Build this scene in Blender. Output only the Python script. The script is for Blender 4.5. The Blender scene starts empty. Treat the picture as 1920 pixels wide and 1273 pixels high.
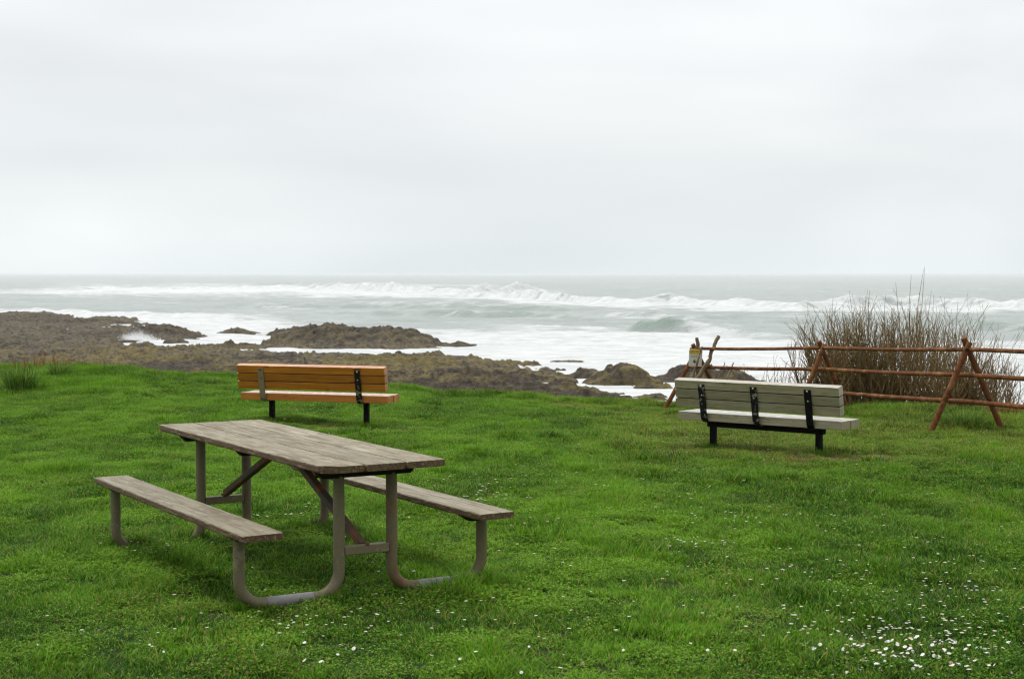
import bpy, math, random
import numpy as np
from mathutils import Vector, Matrix
rng = np.random.default_rng(7)
random.seed(7)
scene = bpy.context.scene
COL = scene.collection
F, CX, HY, H = 2900.0, 960.0, 513.5, 1.77      # survey of the photograph: focal length, centre, horizon row, eye height
SEA = -6.5
HS = H - SEA

# ------------------------------------------------------------------ helpers
def at(px, py, d):
    return np.array([(px - CX) / F * d, d, H - (py - HY) / F * d])

def mesh_obj(name, V, Fc, mat=None, parent=None, smooth=False, link=True):
    me = bpy.data.meshes.new(name)
    V = np.asarray(V, dtype=np.float32)
    if isinstance(Fc, np.ndarray):
        k = Fc.shape[1]
        me.vertices.add(len(V)); me.vertices.foreach_set('co', V.ravel())
        me.loops.add(Fc.size); me.loops.foreach_set('vertex_index', Fc.astype(np.int32).ravel())
        me.polygons.add(len(Fc))
        me.polygons.foreach_set('loop_start', np.arange(0, Fc.size, k, dtype=np.int32))
        me.update(calc_edges=True)
    else:
        me.from_pydata([tuple(map(float, v)) for v in V], [], Fc)
    me.validate()
    if smooth:
        me.polygons.foreach_set('use_smooth', np.ones(len(me.polygons), dtype=bool))
    if mat: me.materials.append(mat)
    o = bpy.data.objects.new(name, me)
    if link: COL.objects.link(o)
    if parent: o.parent = parent
    return o

def tag(o, label=None, cat=None, group=None, kind=None):
    if label: o['label'] = label
    if cat: o['category'] = cat
    if group: o['group'] = group
    if kind: o['kind'] = kind
    return o

def empty(name, loc, rz=0.0):
    o = bpy.data.objects.new(name, None)
    COL.objects.link(o)
    o.location = loc; o.rotation_euler = (0, 0, rz)
    o.empty_display_size = 0.1
    return o

def attr(o, name, arr, typ='FLOAT', dom='POINT'):
    a = o.data.attributes.new(name, typ, dom)
    arr = np.asarray(arr)
    if typ == 'FLOAT_VECTOR': a.data.foreach_set('vector', arr.astype(np.float32).ravel())
    else: a.data.foreach_set('value', arr.ravel().astype(np.int32 if typ == 'INT' else np.float32))

def hsh(ix, iy, seed):
    n = (ix.astype(np.int64) * 374761393 + iy.astype(np.int64) * 668265263 + seed * 974634777) & 0xffffffff
    n = ((n ^ (n >> 13)) * 1274126177) & 0xffffffff
    n = ((n ^ (n >> 16)) * 2246822519) & 0xffffffff
    return ((n ^ (n >> 15)) & 0xffffff) / float(0x1000000)

def pn(x, y, seed=0):
    x = np.asarray(x, float); y = np.asarray(y, float)
    ix = np.floor(x); iy = np.floor(y); fx = x - ix; fy = y - iy
    ux = fx * fx * fx * (fx * (fx * 6 - 15) + 10); uy = fy * fy * fy * (fy * (fy * 6 - 15) + 10)
    def g(dx, dy):
        a = hsh(ix + dx, iy + dy, seed) * 2 * np.pi
        return np.cos(a) * (fx - dx) + np.sin(a) * (fy - dy)
    a = g(0, 0) * (1 - ux) + g(1, 0) * ux
    b = g(0, 1) * (1 - ux) + g(1, 1) * ux
    return (a * (1 - uy) + b * uy) * 1.5

def fbm(x, y, o=4, seed=0, gain=.5):
    r = 0; a = 1
    for i in range(o):
        r = r + a * pn(x * 2 ** i + 13.7 * i, y * 2 ** i - 7.1 * i, seed + i); a *= gain
    return r

def worley(x, y, seed=0):
    ix = np.floor(x); iy = np.floor(y)
    best = np.full(np.shape(x), 9.0)
    for dx in (-1, 0, 1):
        for dy in (-1, 0, 1):
            cx = ix + dx + hsh(ix + dx, iy + dy, seed); cy = iy + dy + hsh(ix + dx, iy + dy, seed + 51)
            best = np.minimum(best, (cx - x) ** 2 + (cy - y) ** 2)
    return np.sqrt(best)

def sst(a, b, x):
    t = np.clip((x - a) / (b - a), 0, 1)
    return t * t * (3 - 2 * t)

def grid_faces(nr, nc):
    i = np.arange(nr * nc).reshape(nr, nc)
    return np.stack([i[:-1, :-1], i[:-1, 1:], i[1:, 1:], i[1:, :-1]], -1).reshape(-1, 4)

class MB:
    """collects tubes, boxes and boards into one mesh"""
    def __init__(s): s.v = []; s.f = []; s.bid = []; s.smooth = []
    def add(s, V, Fc, bid=0.0, smooth=True):
        n = len(s.v)
        s.v += [tuple(map(float, p)) for p in V]; s.f += [[i + n for i in f] for f in Fc]
        s.bid += [bid] * len(V); s.smooth += [smooth] * len(Fc)
    def tube(s, pts, r, n=14, cap=True, bid=0.0):
        P = [Vector(p) for p in pts]; m = len(P)
        rr = r if hasattr(r, '__len__') else [r] * m
        V = []; up = None
        for i in range(m):
            t = (P[min(i + 1, m - 1)] - P[max(i - 1, 0)]).normalized()
            if up is None:
                up = t.orthogonal().normalized()
            up = (up - t * up.dot(t)).normalized(); b = t.cross(up)
            for k in range(n):
                a = 2 * math.pi * k / n
                V.append(P[i] + (up * math.cos(a) + b * math.sin(a)) * rr[i])
        Fc = [[i * n + k, i * n + (k + 1) % n, (i + 1) * n + (k + 1) % n, (i + 1) * n + k] for i in range(m - 1) for k in range(n)]
        s.add(V, Fc, bid)
        if cap:
            s.add(V[:n], [list(range(n))[::-1]], bid, False); s.add(V[-n:], [list(range(n))], bid, False)
    def sweep(s, prof, stations, bid=0.0, smooth=False):
        """prof list of 2D loops per station -> 3D via callback stations[i] = (origin, ex, ey)"""
        n = len(prof[0]); V = []
        for pr, (o, ex, ey) in zip(prof, stations):
            for a, b in pr: V.append(Vector(o) + Vector(ex) * a + Vector(ey) * b)
        m = len(prof)
        Fc = [[i * n + k, i * n + (k + 1) % n, (i + 1) * n + (k + 1) % n, (i + 1) * n + k] for i in range(m - 1) for k in range(n)]
        s.add(V, Fc, bid, smooth)
        s.add(V[:n], [list(range(n))[::-1]], bid, False); s.add(V[-n:], [list(range(n))], bid, False)
    def board(s, c, L, W, T, rough=.0015, bev=.006, nseg=60, bid=None, ex=(0, 1, 0), ey=(0, 0, 1), ax=(1, 0, 0), clip=None, seed=0):
        """board centred at c, length L along ax, width W along ex, thickness T along ey; worn edges"""
        bid = random.random() if bid is None else bid
        c = Vector(c); ax = Vector(ax); prof = []; st = []
        w, t, b = W / 2, T / 2, bev
        base = [(-w, -t + b), (-w, -t * .2), (-w, t - b), (-w + b * .35, t - b * .35), (-w + b, t), (-w * .5, t), (0, t), (w * .5, t), (w - b, t), (w - b * .35, t - b * .35), (w, t - b),
                (w, -t * .2), (w, -t + b), (w - b, -t), (0, -t), (-w + b, -t)]
        for i in range(nseg + 1):
            q = i / nseg; x = (q - .5) * L
            pr = []
            endw = max(0, 1 - min(q, 1 - q) * nseg / 1.2)
            for k, (a, d) in enumerate(base):
                e = 1.0 if abs(abs(a) - w) < b * 1.1 else .25
                n1 = float(pn(np.array(x * 9.0 + seed * 3.1), np.array(k * .9 + seed), 5)) * .6 + float(pn(np.array(x * 34.0), np.array(k * 1.7 + seed), 9)) * .5
                aa = a - math.copysign(1, a) * abs(n1) * rough * 2.2 * e - math.copysign(min(abs(a), b * .5), a) * endw
                dd = d - math.copysign(1, d) * abs(n1) * rough * e - math.copysign(b * .4, d) * endw
                if clip: aa = clip(x, aa)
                pr.append((aa, dd))
            prof.append(pr); st.append((c + ax * x, ex, ey))
        s.sweep(prof, st, bid, False)
    def box(s, c, dims, bev=.003, ax=(1, 0, 0), ex=(0, 1, 0), ey=(0, 0, 1), bid=0.0):
        L, W, T = dims; w, t, b = W / 2, T / 2, min(bev, W * .3, T * .3)
        base = [(-w, -t + b), (-w, t - b), (-w + b, t), (w - b, t), (w, t - b), (w, -t + b), (w - b, -t), (-w + b, -t)]
        ins = [(math.copysign(max(abs(a) - b, 0), a), math.copysign(max(abs(d) - b, 0), d)) for a, d in base]
        c = Vector(c); ax = Vector(ax)
        s.sweep([ins, base, base, ins], [(c + ax * q, ex, ey) for q in (-L / 2, -L / 2 + b, L / 2 - b, L / 2)], bid)
    def build(s, name, mat, parent=None, autosmooth=True):
        o = mesh_obj(name, s.v, s.f, mat, parent)
        if autosmooth and len(o.data.polygons) == len(s.smooth): o.data.polygons.foreach_set('use_smooth', s.smooth)
        if len(o.data.vertices) == len(s.bid): attr(o, 'bid', s.bid)
        return o

def fillet(pts, R, n=8):
    P = [Vector(p) for p in pts]; out = [P[0]]
    for a, b, c in zip(P, P[1:], P[2:]):
        u = (a - b).normalized(); v = (c - b).normalized()
        ang = u.angle(v); k = R / math.tan(ang / 2)
        p0 = b + u * k; p1 = b + v * k; cen = b + (u + v).normalized() * (R / math.sin(ang / 2))
        for i in range(n + 1):
            t = i / n
            w0 = p0 - cen; w1 = p1 - cen; om = w0.angle(w1)
            out.append(cen + (w0 * math.sin((1 - t) * om) + w1 * math.sin(t * om)) / math.sin(om))
    out.append(P[-1])
    return out

# ------------------------------------------------------------------ materials
class NT:
    def __init__(s, name):
        s.m = bpy.data.materials.new(name); s.m.use_nodes = True
        s.t = s.m.node_tree; s.t.nodes.clear()
        s.out = s.t.nodes.new('ShaderNodeOutputMaterial')
    def n(s, typ, **kw):
        nd = s.t.nodes.new('ShaderNode' + typ)
        for k, v in kw.items():
            if k.startswith('i_'):
                key = k[2:]
                key = int(key) if key.isdigit() else key.replace('_', ' ')
                nd.inputs[key].default_value = v
            else: setattr(nd, k, v)
        return nd
    def l(s, a, b): s.t.links.new(a, b)
    def ramp(s, fac, stops, interp='LINEAR'):
        r = s.n('ValToRGB'); r.color_ramp.interpolation = interp
        e = r.color_ramp.elements
        while len(e) > 1: e.remove(e[-1])
        e[0].position = stops[0][0]; e[0].color = col(stops[0][1])
        for p, c in stops[1:]:
            x = e.new(p); x.color = col(c)
        s.l(fac, r.inputs[0]); return r.outputs[0]
    def mix(s, fac, a, b, typ='MIX'):
        m = s.n('MixRGB', blend_type=typ)
        for sock, v in ((m.inputs[0], fac), (m.inputs[1], a), (m.inputs[2], b)):
            if hasattr(v, 'is_linked') or isinstance(v, bpy.types.NodeSocket): s.l(v, sock)
            else: sock.default_value = v if not isinstance(v, (tuple, list)) else col(v)
        return m.outputs[0]
    def math(s, op, a, b=0.0, clamp=False):
        m = s.n('Math', operation=op, use_clamp=clamp)
        for sock, v in ((m.inputs[0], a), (m.inputs[1], b)):
            if isinstance(v, bpy.types.NodeSocket): s.l(v, sock)
            else: sock.default_value = v
        return m.outputs[0]
    def noise(s, vec, scale, detail=4, rough=.55, dist=0.0):
        nd = s.n('TexNoise'); nd.inputs['Scale'].default_value = scale; nd.inputs['Detail'].default_value = detail
        nd.inputs['Roughness'].default_value = rough; nd.inputs['Distortion'].default_value = dist
        if vec is not None: s.l(vec, nd.inputs['Vector'])
        return nd.outputs['Fac']
    def nc(s, vec, scale, detail=4, rough=.6, lo=.32, hi=.68, dist=0.0):
        return s.ramp(s.noise(vec, scale, detail, rough, dist), [(lo, 0.0), (hi, 1.0)])
    def mapping(s, vec, scale=(1, 1, 1), loc=(0, 0, 0)):
        m = s.n('Mapping'); m.inputs['Scale'].default_value = scale; m.inputs['Location'].default_value = loc
        s.l(vec, m.inputs['Vector']); return m.outputs[0]
    def bsdf(s, color, rough=.6, bump=None, bdist=.01, bstr=.5, spec=.5, metal=0.0):
        p = s.n('BsdfPrincipled')
        for key, v in (('Base Color', color), ('Roughness', rough), ('Metallic', metal), ('Specular IOR Level', spec)):
            if isinstance(v, bpy.types.NodeSocket): s.l(v, p.inputs[key])
            else: p.inputs[key].default_value = col(v) if isinstance(v, (tuple, list)) else v
        if bump is not None:
            b = s.n('Bump'); b.inputs['Distance'].default_value = bdist; b.inputs['Strength'].default_value = bstr
            s.l(bump, b.inputs['Height']); s.l(b.outputs[0], p.inputs['Normal'])
        s.l(p.outputs[0], s.out.inputs[0]); return p
def col(c):
    if isinstance(c, (int, float)): c = (c, c, c)
    return (c[0], c[1], c[2], 1.0)

def wood_mat(name, axis_scale, cols, side=None, rough=.55, cracks=.6, spots=None, bump=.002, knots=None, spec=.5, coat=0.0):
    t = NT(name); tc = t.n('TexCoord'); ob = tc.outputs['Object']
    bid = t.n('Attribute', attribute_name='bid').outputs['Fac']
    off = t.n('CombineXYZ'); t.l(t.math('MULTIPLY', bid, 37.0), off.inputs[0]); t.l(t.math('MULTIPLY', bid, 11.0), off.inputs[1])
    va = t.n('VectorMath', operation='ADD'); t.l(ob, va.inputs[0]); t.l(off.outputs[0], va.inputs[1]); v = va.outputs[0]
    g = t.noise(t.mapping(v, axis_scale), 1.0, 6, .62, .4)
    fine = t.noise(t.mapping(v, tuple(a * 3.2 for a in axis_scale)), 1.0, 3, .6)
    big = t.noise(v, 3.2, 4, .6)
    c = t.ramp(g, [(.3, cols[0]), (.5, cols[1]), (.72, cols[2])])
    c = t.mix(t.ramp(big, [(.35, 0.0), (.7, .75)]), c, cols[3])
    c = t.mix(.7, c, t.ramp(bid, [(0, .58), (1, 1.0)]), 'MULTIPLY')
    if side:
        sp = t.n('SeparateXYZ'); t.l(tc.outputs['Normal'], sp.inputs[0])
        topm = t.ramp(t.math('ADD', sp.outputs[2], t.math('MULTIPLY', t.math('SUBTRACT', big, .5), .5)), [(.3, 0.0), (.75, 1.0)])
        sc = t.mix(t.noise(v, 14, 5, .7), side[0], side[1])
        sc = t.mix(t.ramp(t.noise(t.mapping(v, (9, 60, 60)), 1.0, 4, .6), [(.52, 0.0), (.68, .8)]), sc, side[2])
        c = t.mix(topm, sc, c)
    ck = t.ramp(fine, [(.24, 1.0), (.36, 0.0)])
    c = t.mix(t.math('MULTIPLY', ck, cracks), c, (.035, .025, .016))
    if spots:
        s_ = t.ramp(t.noise(t.mapping(v, tuple(spots[0] * (.32 if a < 10 and max(axis_scale) > 20 else 1.15) for a in axis_scale)), 1.0, 5, .75), [(spots[1], 0.0), (spots[1] + .12, 1.0)])
        c = t.mix(t.math('MULTIPLY', s_, spots[3]), c, spots[2])
    if knots:
        vo = t.n('TexVoronoi'); t.l(t.mapping(v, knots[0]), vo.inputs['Vector']); vo.inputs['Scale'].default_value = 1.0
        kd = t.math('ADD', vo.outputs['Distance'], t.math('MULTIPLY', t.math('SUBTRACT', fine, .5), .12))
        c = t.mix(t.ramp(kd, [(knots[1] * .6, .85), (knots[1], 0.0)]), c, knots[2])
    hgt = t.math('ADD', t.math('MULTIPLY', g, .6), t.math('MULTIPLY', fine, .9))
    pb = t.bsdf(c, t.math('ADD', rough - .1, t.math('MULTIPLY', big, .2)), hgt, bump, .9, spec)
    pb.inputs['Coat Weight'].default_value = coat; pb.inputs['Coat Roughness'].default_value = .22
    return t.m

M = {}
M['table_wood'] = wood_mat('weathered table wood', (3.0, 42, 42), [(.080, .060, .032), (.265, .235, .155), (.47, .445, .34), (.275, .235, .145)],
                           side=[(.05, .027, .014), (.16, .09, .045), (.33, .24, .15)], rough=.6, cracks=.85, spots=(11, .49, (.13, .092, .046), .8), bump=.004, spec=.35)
M['orange_wood'] = wood_mat('orange stained wood', (2.2, 34, 34), [(.38, .105, .011), (.60, .205, .020), (.72, .295, .036), (.46, .145, .016)],
                            rough=.36, cracks=.2, bump=.0008, knots=((2.2, 9, 9), .17, (.20, .040, .008)), spec=.5, coat=.8)
M['grey_wood'] = wood_mat('grey lichened wood', (2.6, 40, 40), [(.25, .215, .145), (.40, .35, .25), (.53, .475, .36), (.32, .27, .165)],
                          rough=.36, cracks=.35, spots=(19, .56, (.16, .13, .045), .75), bump=.0008, spec=.6, coat=.9)
def steel_mat(name, base, patch, rust, prust=.58, ppatch=.6, rough=.5, scale=9, big=2.2, spec=.3):
    t = NT(name); v = t.n('TexCoord').outputs['Object']
    n1 = t.noise(v, scale, 6, .7); n2 = t.noise(v, big, 3, .6); n3 = t.noise(v, 60, 3, .6)
    c = t.mix(t.ramp(n3, [(.3, 0.0), (.7, .6)]), base, tuple(x * .68 for x in base))
    c = t.mix(t.ramp(n1, [(ppatch, 0.0), (ppatch + .05, 1.0)]), c, patch)
    c = t.mix(t.ramp(t.math('ADD', t.math('MULTIPLY', n2, .6), t.math('MULTIPLY', n1, .4)), [(prust, 0.0), (prust + .1, .9)]), c, rust)
    t.bsdf(c, rough, t.math('ADD', n1, t.math('MULTIPLY', n3, .4)), .002, .18, spec)
    return t.m
M['pipe'] = steel_mat('worn taupe painted pipe', (.205, .172, .105), (.265, .225, .145), (.14, .09, .045), .63, .57, .5)
M['pipe_rusty'] = steel_mat('rust streaked brown pipe', (.19, .152, .09), (.23, .178, .105), (.19, .085, .028), .56, .58, .55)
M['galv'] = steel_mat('bare grey steel', (.26, .255, .25), (.20, .17, .14), (.16, .08, .04), .62, .6, .4)
M['brace'] = steel_mat('dark brown flat iron', (.085, .065, .045), (.13, .09, .06), (.24, .075, .02), .5, .62, .6)
M['iron_dark'] = steel_mat('dark bracket iron', (.024, .019, .014), (.04, .03, .02), (.06, .03, .014), .6, .62, .7, spec=.1)
M['black'] = steel_mat('black painted steel', (.006, .007, .006), (.010, .010, .009), (.014, .011, .009), .66, .62, .6, spec=.08)
M['peeling'] = steel_mat('peeling black steel', (.012, .013, .012), (.24, .23, .16), (.02, .018, .014), .7, .545, .6, 15, spec=.12)
M['faded'] = steel_mat('faded bare steel strap', (.27, .22, .14), (.20, .15, .085), (.07, .045, .02), .58, .62, .5, 18)
M['bolt'] = steel_mat('bolt steel', (.5, .49, .46), (.4, .38, .33), (.2, .1, .05), .7, .65, .35)
M['bolt_dark'] = steel_mat('dark bolt', (.03, .022, .015), (.05, .03, .02), (.08, .03, .01), .6, .65, .5)
M['rust'] = steel_mat('rusted fence pipe', (.185, .072, .028), (.085, .034, .015), (.29, .145, .06), .51, .51, .85, 16, 5, spec=.1)
M['drift'] = wood_mat('driftwood', (12, 12, 3), [(.12, .075, .04), (.26, .18, .10), (.38, .29, .18), (.30, .22, .13)], rough=.75, cracks=.5, bump=.003, spec=.3)
M['drift_grey'] = wood_mat('silvered driftwood', (14, 14, 3), [(.16, .14, .10), (.30, .27, .20), (.42, .39, .31), (.34, .31, .23)], rough=.75, cracks=.4, bump=.003, spec=.3)
M['tan_stick'] = wood_mat('pale tan stick', (12, 12, 3), [(.30, .21, .11), (.45, .34, .19), (.55, .44, .27), (.48, .37, .21)], rough=.75, cracks=.3, bump=.002, spec=.3)
def plain(name, c, rough=.6, var=.15):
    t = NT(name); v = t.n('TexCoord').outputs['Object']
    n = t.noise(v, 40, 4, .6)
    t.bsdf(t.mix(n, tuple(x * (1 - var) for x in c), tuple(min(1, x * (1 + var)) for x in c)), rough); return t.m
M['gap_shade'] = plain('painted gap shade', (.022, .018, .010), .9)  # near-black colour standing in for shade inside the backrest gaps
M['sign_white'] = plain('sign white', (.62, .63, .55), .5)
M['sign_yellow'] = plain('sign yellow', (.62, .47, .02), .5)
M['sign_ink'] = plain('sign ink', (.05, .05, .03), .6)
M['sign_grey'] = plain('sign faded ink', (.30, .31, .28), .6)

# ------------------------------------------------------------------ ground shape
EDGE = np.array([(-500, 696, 27.5), (0, 692, 27), (156, 690, 27), (250, 699, 26.5), (300, 709, 26), (350, 711, 26), (420, 705, 26.5), (560, 715, 25.5), (723, 725, 25), (800, 732, 25), (822, 739, 24.8),
                 (950, 742, 24.5), (1048, 751, 24.5), (1142, 756, 24.5), (1236, 759, 24.5), (1580, 764, 22.8), (1678, 768, 22), (1791, 771, 21), (1876, 774, 20.3), (1960, 778, 19.6), (2400, 800, 17)], float)
EU = (EDGE[:, 0] - CX) / F; ED = EDGE[:, 2]; EZ = H - (EDGE[:, 1] - HY) * ED / F
def edge_d(x, y): return np.interp(x / np.maximum(y, 3.0), EU, ED) + .25 * fbm(np.asarray(x) / 1.1, np.asarray(y) * 0, 3, 77)
def ground(x, y):
    x = np.asarray(x, float); y = np.asarray(y, float)
    u = x / np.maximum(y, 3.0)
    de = np.interp(u, EU, ED); ze = np.interp(u, EU, EZ)
    de2 = edge_d(x, y)
    z = ze * sst(15, 1, 0) * 0 + ze * sst(0, 1, (y - 15) / (de - 15))
    z = z + .022 * fbm(x / 2.2, y / 2.2, 3, 3) * sst(6, 9, y) + .008 * pn(x * 1.7, y * 1.7, 4)
    z = z + .016 * fbm(x / .45, y / .55, 2, 8)
    # low hummock on the left rim, and the tufty bank along the fence
    z = z + .10 * np.exp(-(((x + 6.6) / 1.8) ** 2 + ((y - 24.5) / 1.2) ** 2))
    z = z + .10 * np.exp(-(((x - 5.55) / .55) ** 2 + ((y - 18.3) / .5) ** 2)) + .07 * np.exp(-(((x - 5.0) / .9) ** 2 + ((y - 21.2) / .5) ** 2))
    t = np.maximum(y - de2, 0)
    drop = np.where(t < 1.2, .42 * t * t, .605 + (t - 1.2) * 1.0)
    return np.maximum(z - drop, -8.2)

# ---------- lawn sheet and bluff
ys = np.concatenate([np.linspace(-14, 5, 40), np.linspace(5.2, 17, 200), np.linspace(17.05, 29, 260), np.linspace(29.3, 42, 40)])
xs = np.concatenate([np.linspace(-40, -13.2, 40), np.linspace(-13, 13, 420), np.linspace(13.2, 40, 40)])
XX, YY = np.meshgrid(xs, ys)
ZZ = ground(XX, YY)
t = NT('lawn soil'); pos = t.n('NewGeometry').outputs['Position']
n1 = t.noise(pos, 1.1, 5, .6); n2 = t.noise(pos, 30, 4, .7)
c = t.mix(n2, (.010, .024, .002), (.028, .055, .006))
c = t.mix(t.ramp(n1, [(.55, 0.0), (.75, .7)]), c, (.075, .05, .022))
pz = t.n('SeparateXYZ'); t.l(pos, pz.inputs[0])
c = t.mix(t.ramp(t.math('MULTIPLY', t.math('ADD', pz.outputs[2], .75), -1.0), [(0, 0.0), (.35, 1.0)]), c, t.mix(n2, (.06, .042, .025), (.13, .10, .05)))
bare = t.n('Attribute', attribute_name='bare').outputs['Fac']
c = t.mix(bare, c, t.mix(n2, (.11, .07, .032), (.22, .145, .07)))
t.bsdf(c, .95, n2, .03, .6, .2)
lawn = mesh_obj('lawn', np.stack([XX, YY, ZZ], -1).reshape(-1, 3), grid_faces(*XX.shape), t.m, smooth=True)
tag(lawn, 'green lawn on top of the low bluff', kind='structure')

def blob(x, y, px, py, rx, ry):
    d = F * H / (py - HY); cx = (px - CX) / F * d
    return np.exp(-(((x - cx) / rx) ** 2 + ((y - d) / ry) ** 2))
def bare_mask(x, y):
    b = 1.05 * blob(x, y, 677, 805, .65, .30) + .9 * blob(x, y, 590, 797, .7, .18) + .85 * blob(x, y, 730, 805, .5, .15)
    b = b + 1.1 * blob(x, y, 1530, 862, .6, .30) + .9 * blob(x, y, 1450, 848, .5, .25) + 1.0 * blob(x, y, 1334, 842, .35, .2) + .75 * blob(x, y, 1610, 855, .6, .16)
    b = b + .28 * blob(x, y, 380, 1140, .3, .22) + .2 * blob(x, y, 480, 1150, .25, .2)
    e = np.exp(-(((x - 1.1) / .75) ** 2 + ((y - 23.6) / .35) ** 2)) + .75 * np.exp(-(((x - 1.9) / .9) ** 2 + ((y - 22.4) / .4) ** 2))
    b = b + 1.1 * e
    return np.clip(b * (1.0 + .9 * fbm(x * 2.4, y * 2.4, 3, 31)), 0, 1)
attr(lawn, 'bare', bare_mask(XX, YY) * .9)

# ------------------------------------------------------------------ grass (uncountable: stuff)
def blade(V, Fc, base, ang, lean, hgt, w, curl):
    n = len(V); dx, dy = math.cos(ang), math.sin(ang); sx, sy = -dy * w / 2, dx * w / 2
    for k, (q, ww) in enumerate(((0, .9), (.4, 1.0), (.75, .7))):
        r = lean * q + curl * q * q
        p = (base[0] + dx * r * hgt, base[1] + dy * r * hgt, hgt * (q - .35 * curl * q * q))
        V.append((p[0] - sx * ww, p[1] - sy * ww, p[2])); V.append((p[0] + sx * ww, p[1] + sy * ww, p[2]))
    r = lean + curl
    V.append((base[0] + dx * r * hgt, base[1] + dy * r * hgt, hgt * (1 - .35 * curl)))
    Fc += [[n, n + 1, n + 3, n + 2], [n + 2, n + 3, n + 5, n + 4], [n + 4, n + 5, n + 6]]
def clump(kind, k):
    V = []; Fc = []
    if kind in ('turf', 'long', 'straw'):
        N = {'turf': 95, 'long': 75, 'straw': 42}[kind]
        for i in range(N):
            r = (.105 if kind != 'long' else .085) * math.sqrt(random.random()); a = random.random() * 6.283
            h0 = {'turf': random.triangular(.016, .052, .03), 'long': random.triangular(.035, .10, .06), 'straw': random.triangular(.02, .05, .03)}[kind]
            blade(V, Fc, (r * math.cos(a), r * math.sin(a)), random.random() * 6.283, random.uniform(.1, .75), h0, random.uniform(.0026, .0052), random.uniform(.1, .8))
    else:   # clover and other small flat leaves
        for i in range(42):
            r = .1 * math.sqrt(random.random()); a = random.random() * 6.283; x, y = r * math.cos(a), r * math.sin(a)
            h0 = random.uniform(.012, .038); s = random.uniform(.0055, .0095); a0 = random.random() * 6.28; tl = random.uniform(-.5, .5)
            for j in range(3):
                q = a0 + j * 2.094; n = len(V); cx, cy = math.cos(q), math.sin(q)
                V.append((x, y, h0)); V.append((x + s * (cx - cy * .55), y + s * (cy + cx * .55), h0 + s * (.25 + tl)))
                V.append((x + s * 1.55 * cx, y + s * 1.55 * cy, h0 + s * .1 * tl)); V.append((x + s * (cx + cy * .55), y + s * (cy - cx * .55), h0 + s * (.25 - tl)))
                Fc.append([n, n + 1, n + 2, n + 3])
        for i in range(26):
            r = .1 * math.sqrt(random.random()); a = random.random() * 6.283
            blade(V, Fc, (r * math.cos(a), r * math.sin(a)), random.random() * 6.283, random.uniform(.1, .7), random.uniform(.02, .05), random.uniform(.0026, .0048), random.uniform(.1, .8))
    return V, Fc

def grass_mat(name, lo, hi, dry, trans=.32):
    t = NT(name)
    tint = t.n('Attribute', attribute_name='tint', attribute_type='INSTANCER').outputs['Fac']
    dr = t.n('Attribute', attribute_name='dry', attribute_type='INSTANCER').outputs['Fac']
    rnd = t.n('NewGeometry').outputs['Random Per Island']
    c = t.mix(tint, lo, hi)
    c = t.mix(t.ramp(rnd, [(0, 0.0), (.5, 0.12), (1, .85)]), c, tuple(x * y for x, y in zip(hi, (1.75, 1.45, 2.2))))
    c = t.mix(t.math('MULTIPLY', t.ramp(rnd, [(.0, 1.0), (.28, 0.0)]), .55), c, tuple(x * .5 for x in lo))
    far = t.math('GREATER_THAN', t.math('FRACT', t.math('MULTIPLY', rnd, 17.3)), t.math('SUBTRACT', 1.0, dr))
    c = t.mix(t.math('MULTIPLY', far, .85), c, dry)
    p = t.n('BsdfPrincipled'); t.l(c, p.inputs['Base Color']); p.inputs['Roughness'].default_value = .55; p.inputs['Specular IOR Level'].default_value = .10
    tr = t.n('BsdfTranslucent'); t.l(t.mix(1.0, c, (1.1, 1.2, .6), 'MULTIPLY'), tr.inputs[0])
    mx = t.n('MixShader'); mx.inputs[0].default_value = trans
    t.l(p.outputs[0], mx.inputs[1]); t.l(tr.outputs[0], mx.inputs[2]); t.l(mx.outputs[0], t.out.inputs[0])
    return t.m
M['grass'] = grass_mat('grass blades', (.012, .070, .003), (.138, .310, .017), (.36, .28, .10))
M['clover'] = grass_mat('clover leaves', (.030, .120, .004), (.172, .345, .026), (.26, .17, .06))
tc_ = bpy.data.collections.new('turf_clumps')
kinds = ['turf'] * 5 + ['long'] * 3 + ['clover'] * 3 + ['straw'] * 1
for k, kd in enumerate(kinds):
    V, Fc = clump(kd, k)
    o = mesh_obj('%02d_%s_clump' % (k, kd), V, Fc, M['clover' if kd == 'clover' else 'grass'], link=False)
    tc_.objects.link(o)

def scatter(host, coll):
    ng = bpy.data.node_groups.new('scatter_clumps', 'GeometryNodeTree')
    ng.interface.new_socket('Geometry', in_out='INPUT', socket_type='NodeSocketGeometry')
    ng.interface.new_socket('Geometry', in_out='OUTPUT', socket_type='NodeSocketGeometry')
    N = ng.nodes; gi = N.new('NodeGroupInput'); go = N.new('NodeGroupOutput'); ip = N.new('GeometryNodeInstanceOnPoints'); ci = N.new('GeometryNodeCollectionInfo')
    ci.inputs['Collection'].default_value = coll; ci.inputs['Separate Children'].default_value = True; ci.inputs['Reset Children'].default_value = True
    ip.inputs['Pick Instance'].default_value = True
    ng.links.new(gi.outputs[0], ip.inputs['Points']); ng.links.new(ci.outputs[0], ip.inputs['Instance'])
    for nm, ty, sock in (('rot', 'FLOAT_VECTOR', 'Rotation'), ('scl', 'FLOAT_VECTOR', 'Scale'), ('idx', 'INT', 'Instance Index')):
        a = N.new('GeometryNodeInputNamedAttribute'); a.data_type = ty; a.inputs['Name'].default_value = nm
        ng.links.new(a.outputs[0], ip.inputs[sock])
    ng.links.new(ip.outputs[0], go.inputs[0])
    m = host.modifiers.new('scatter', 'NODES'); m.node_group = ng

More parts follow.
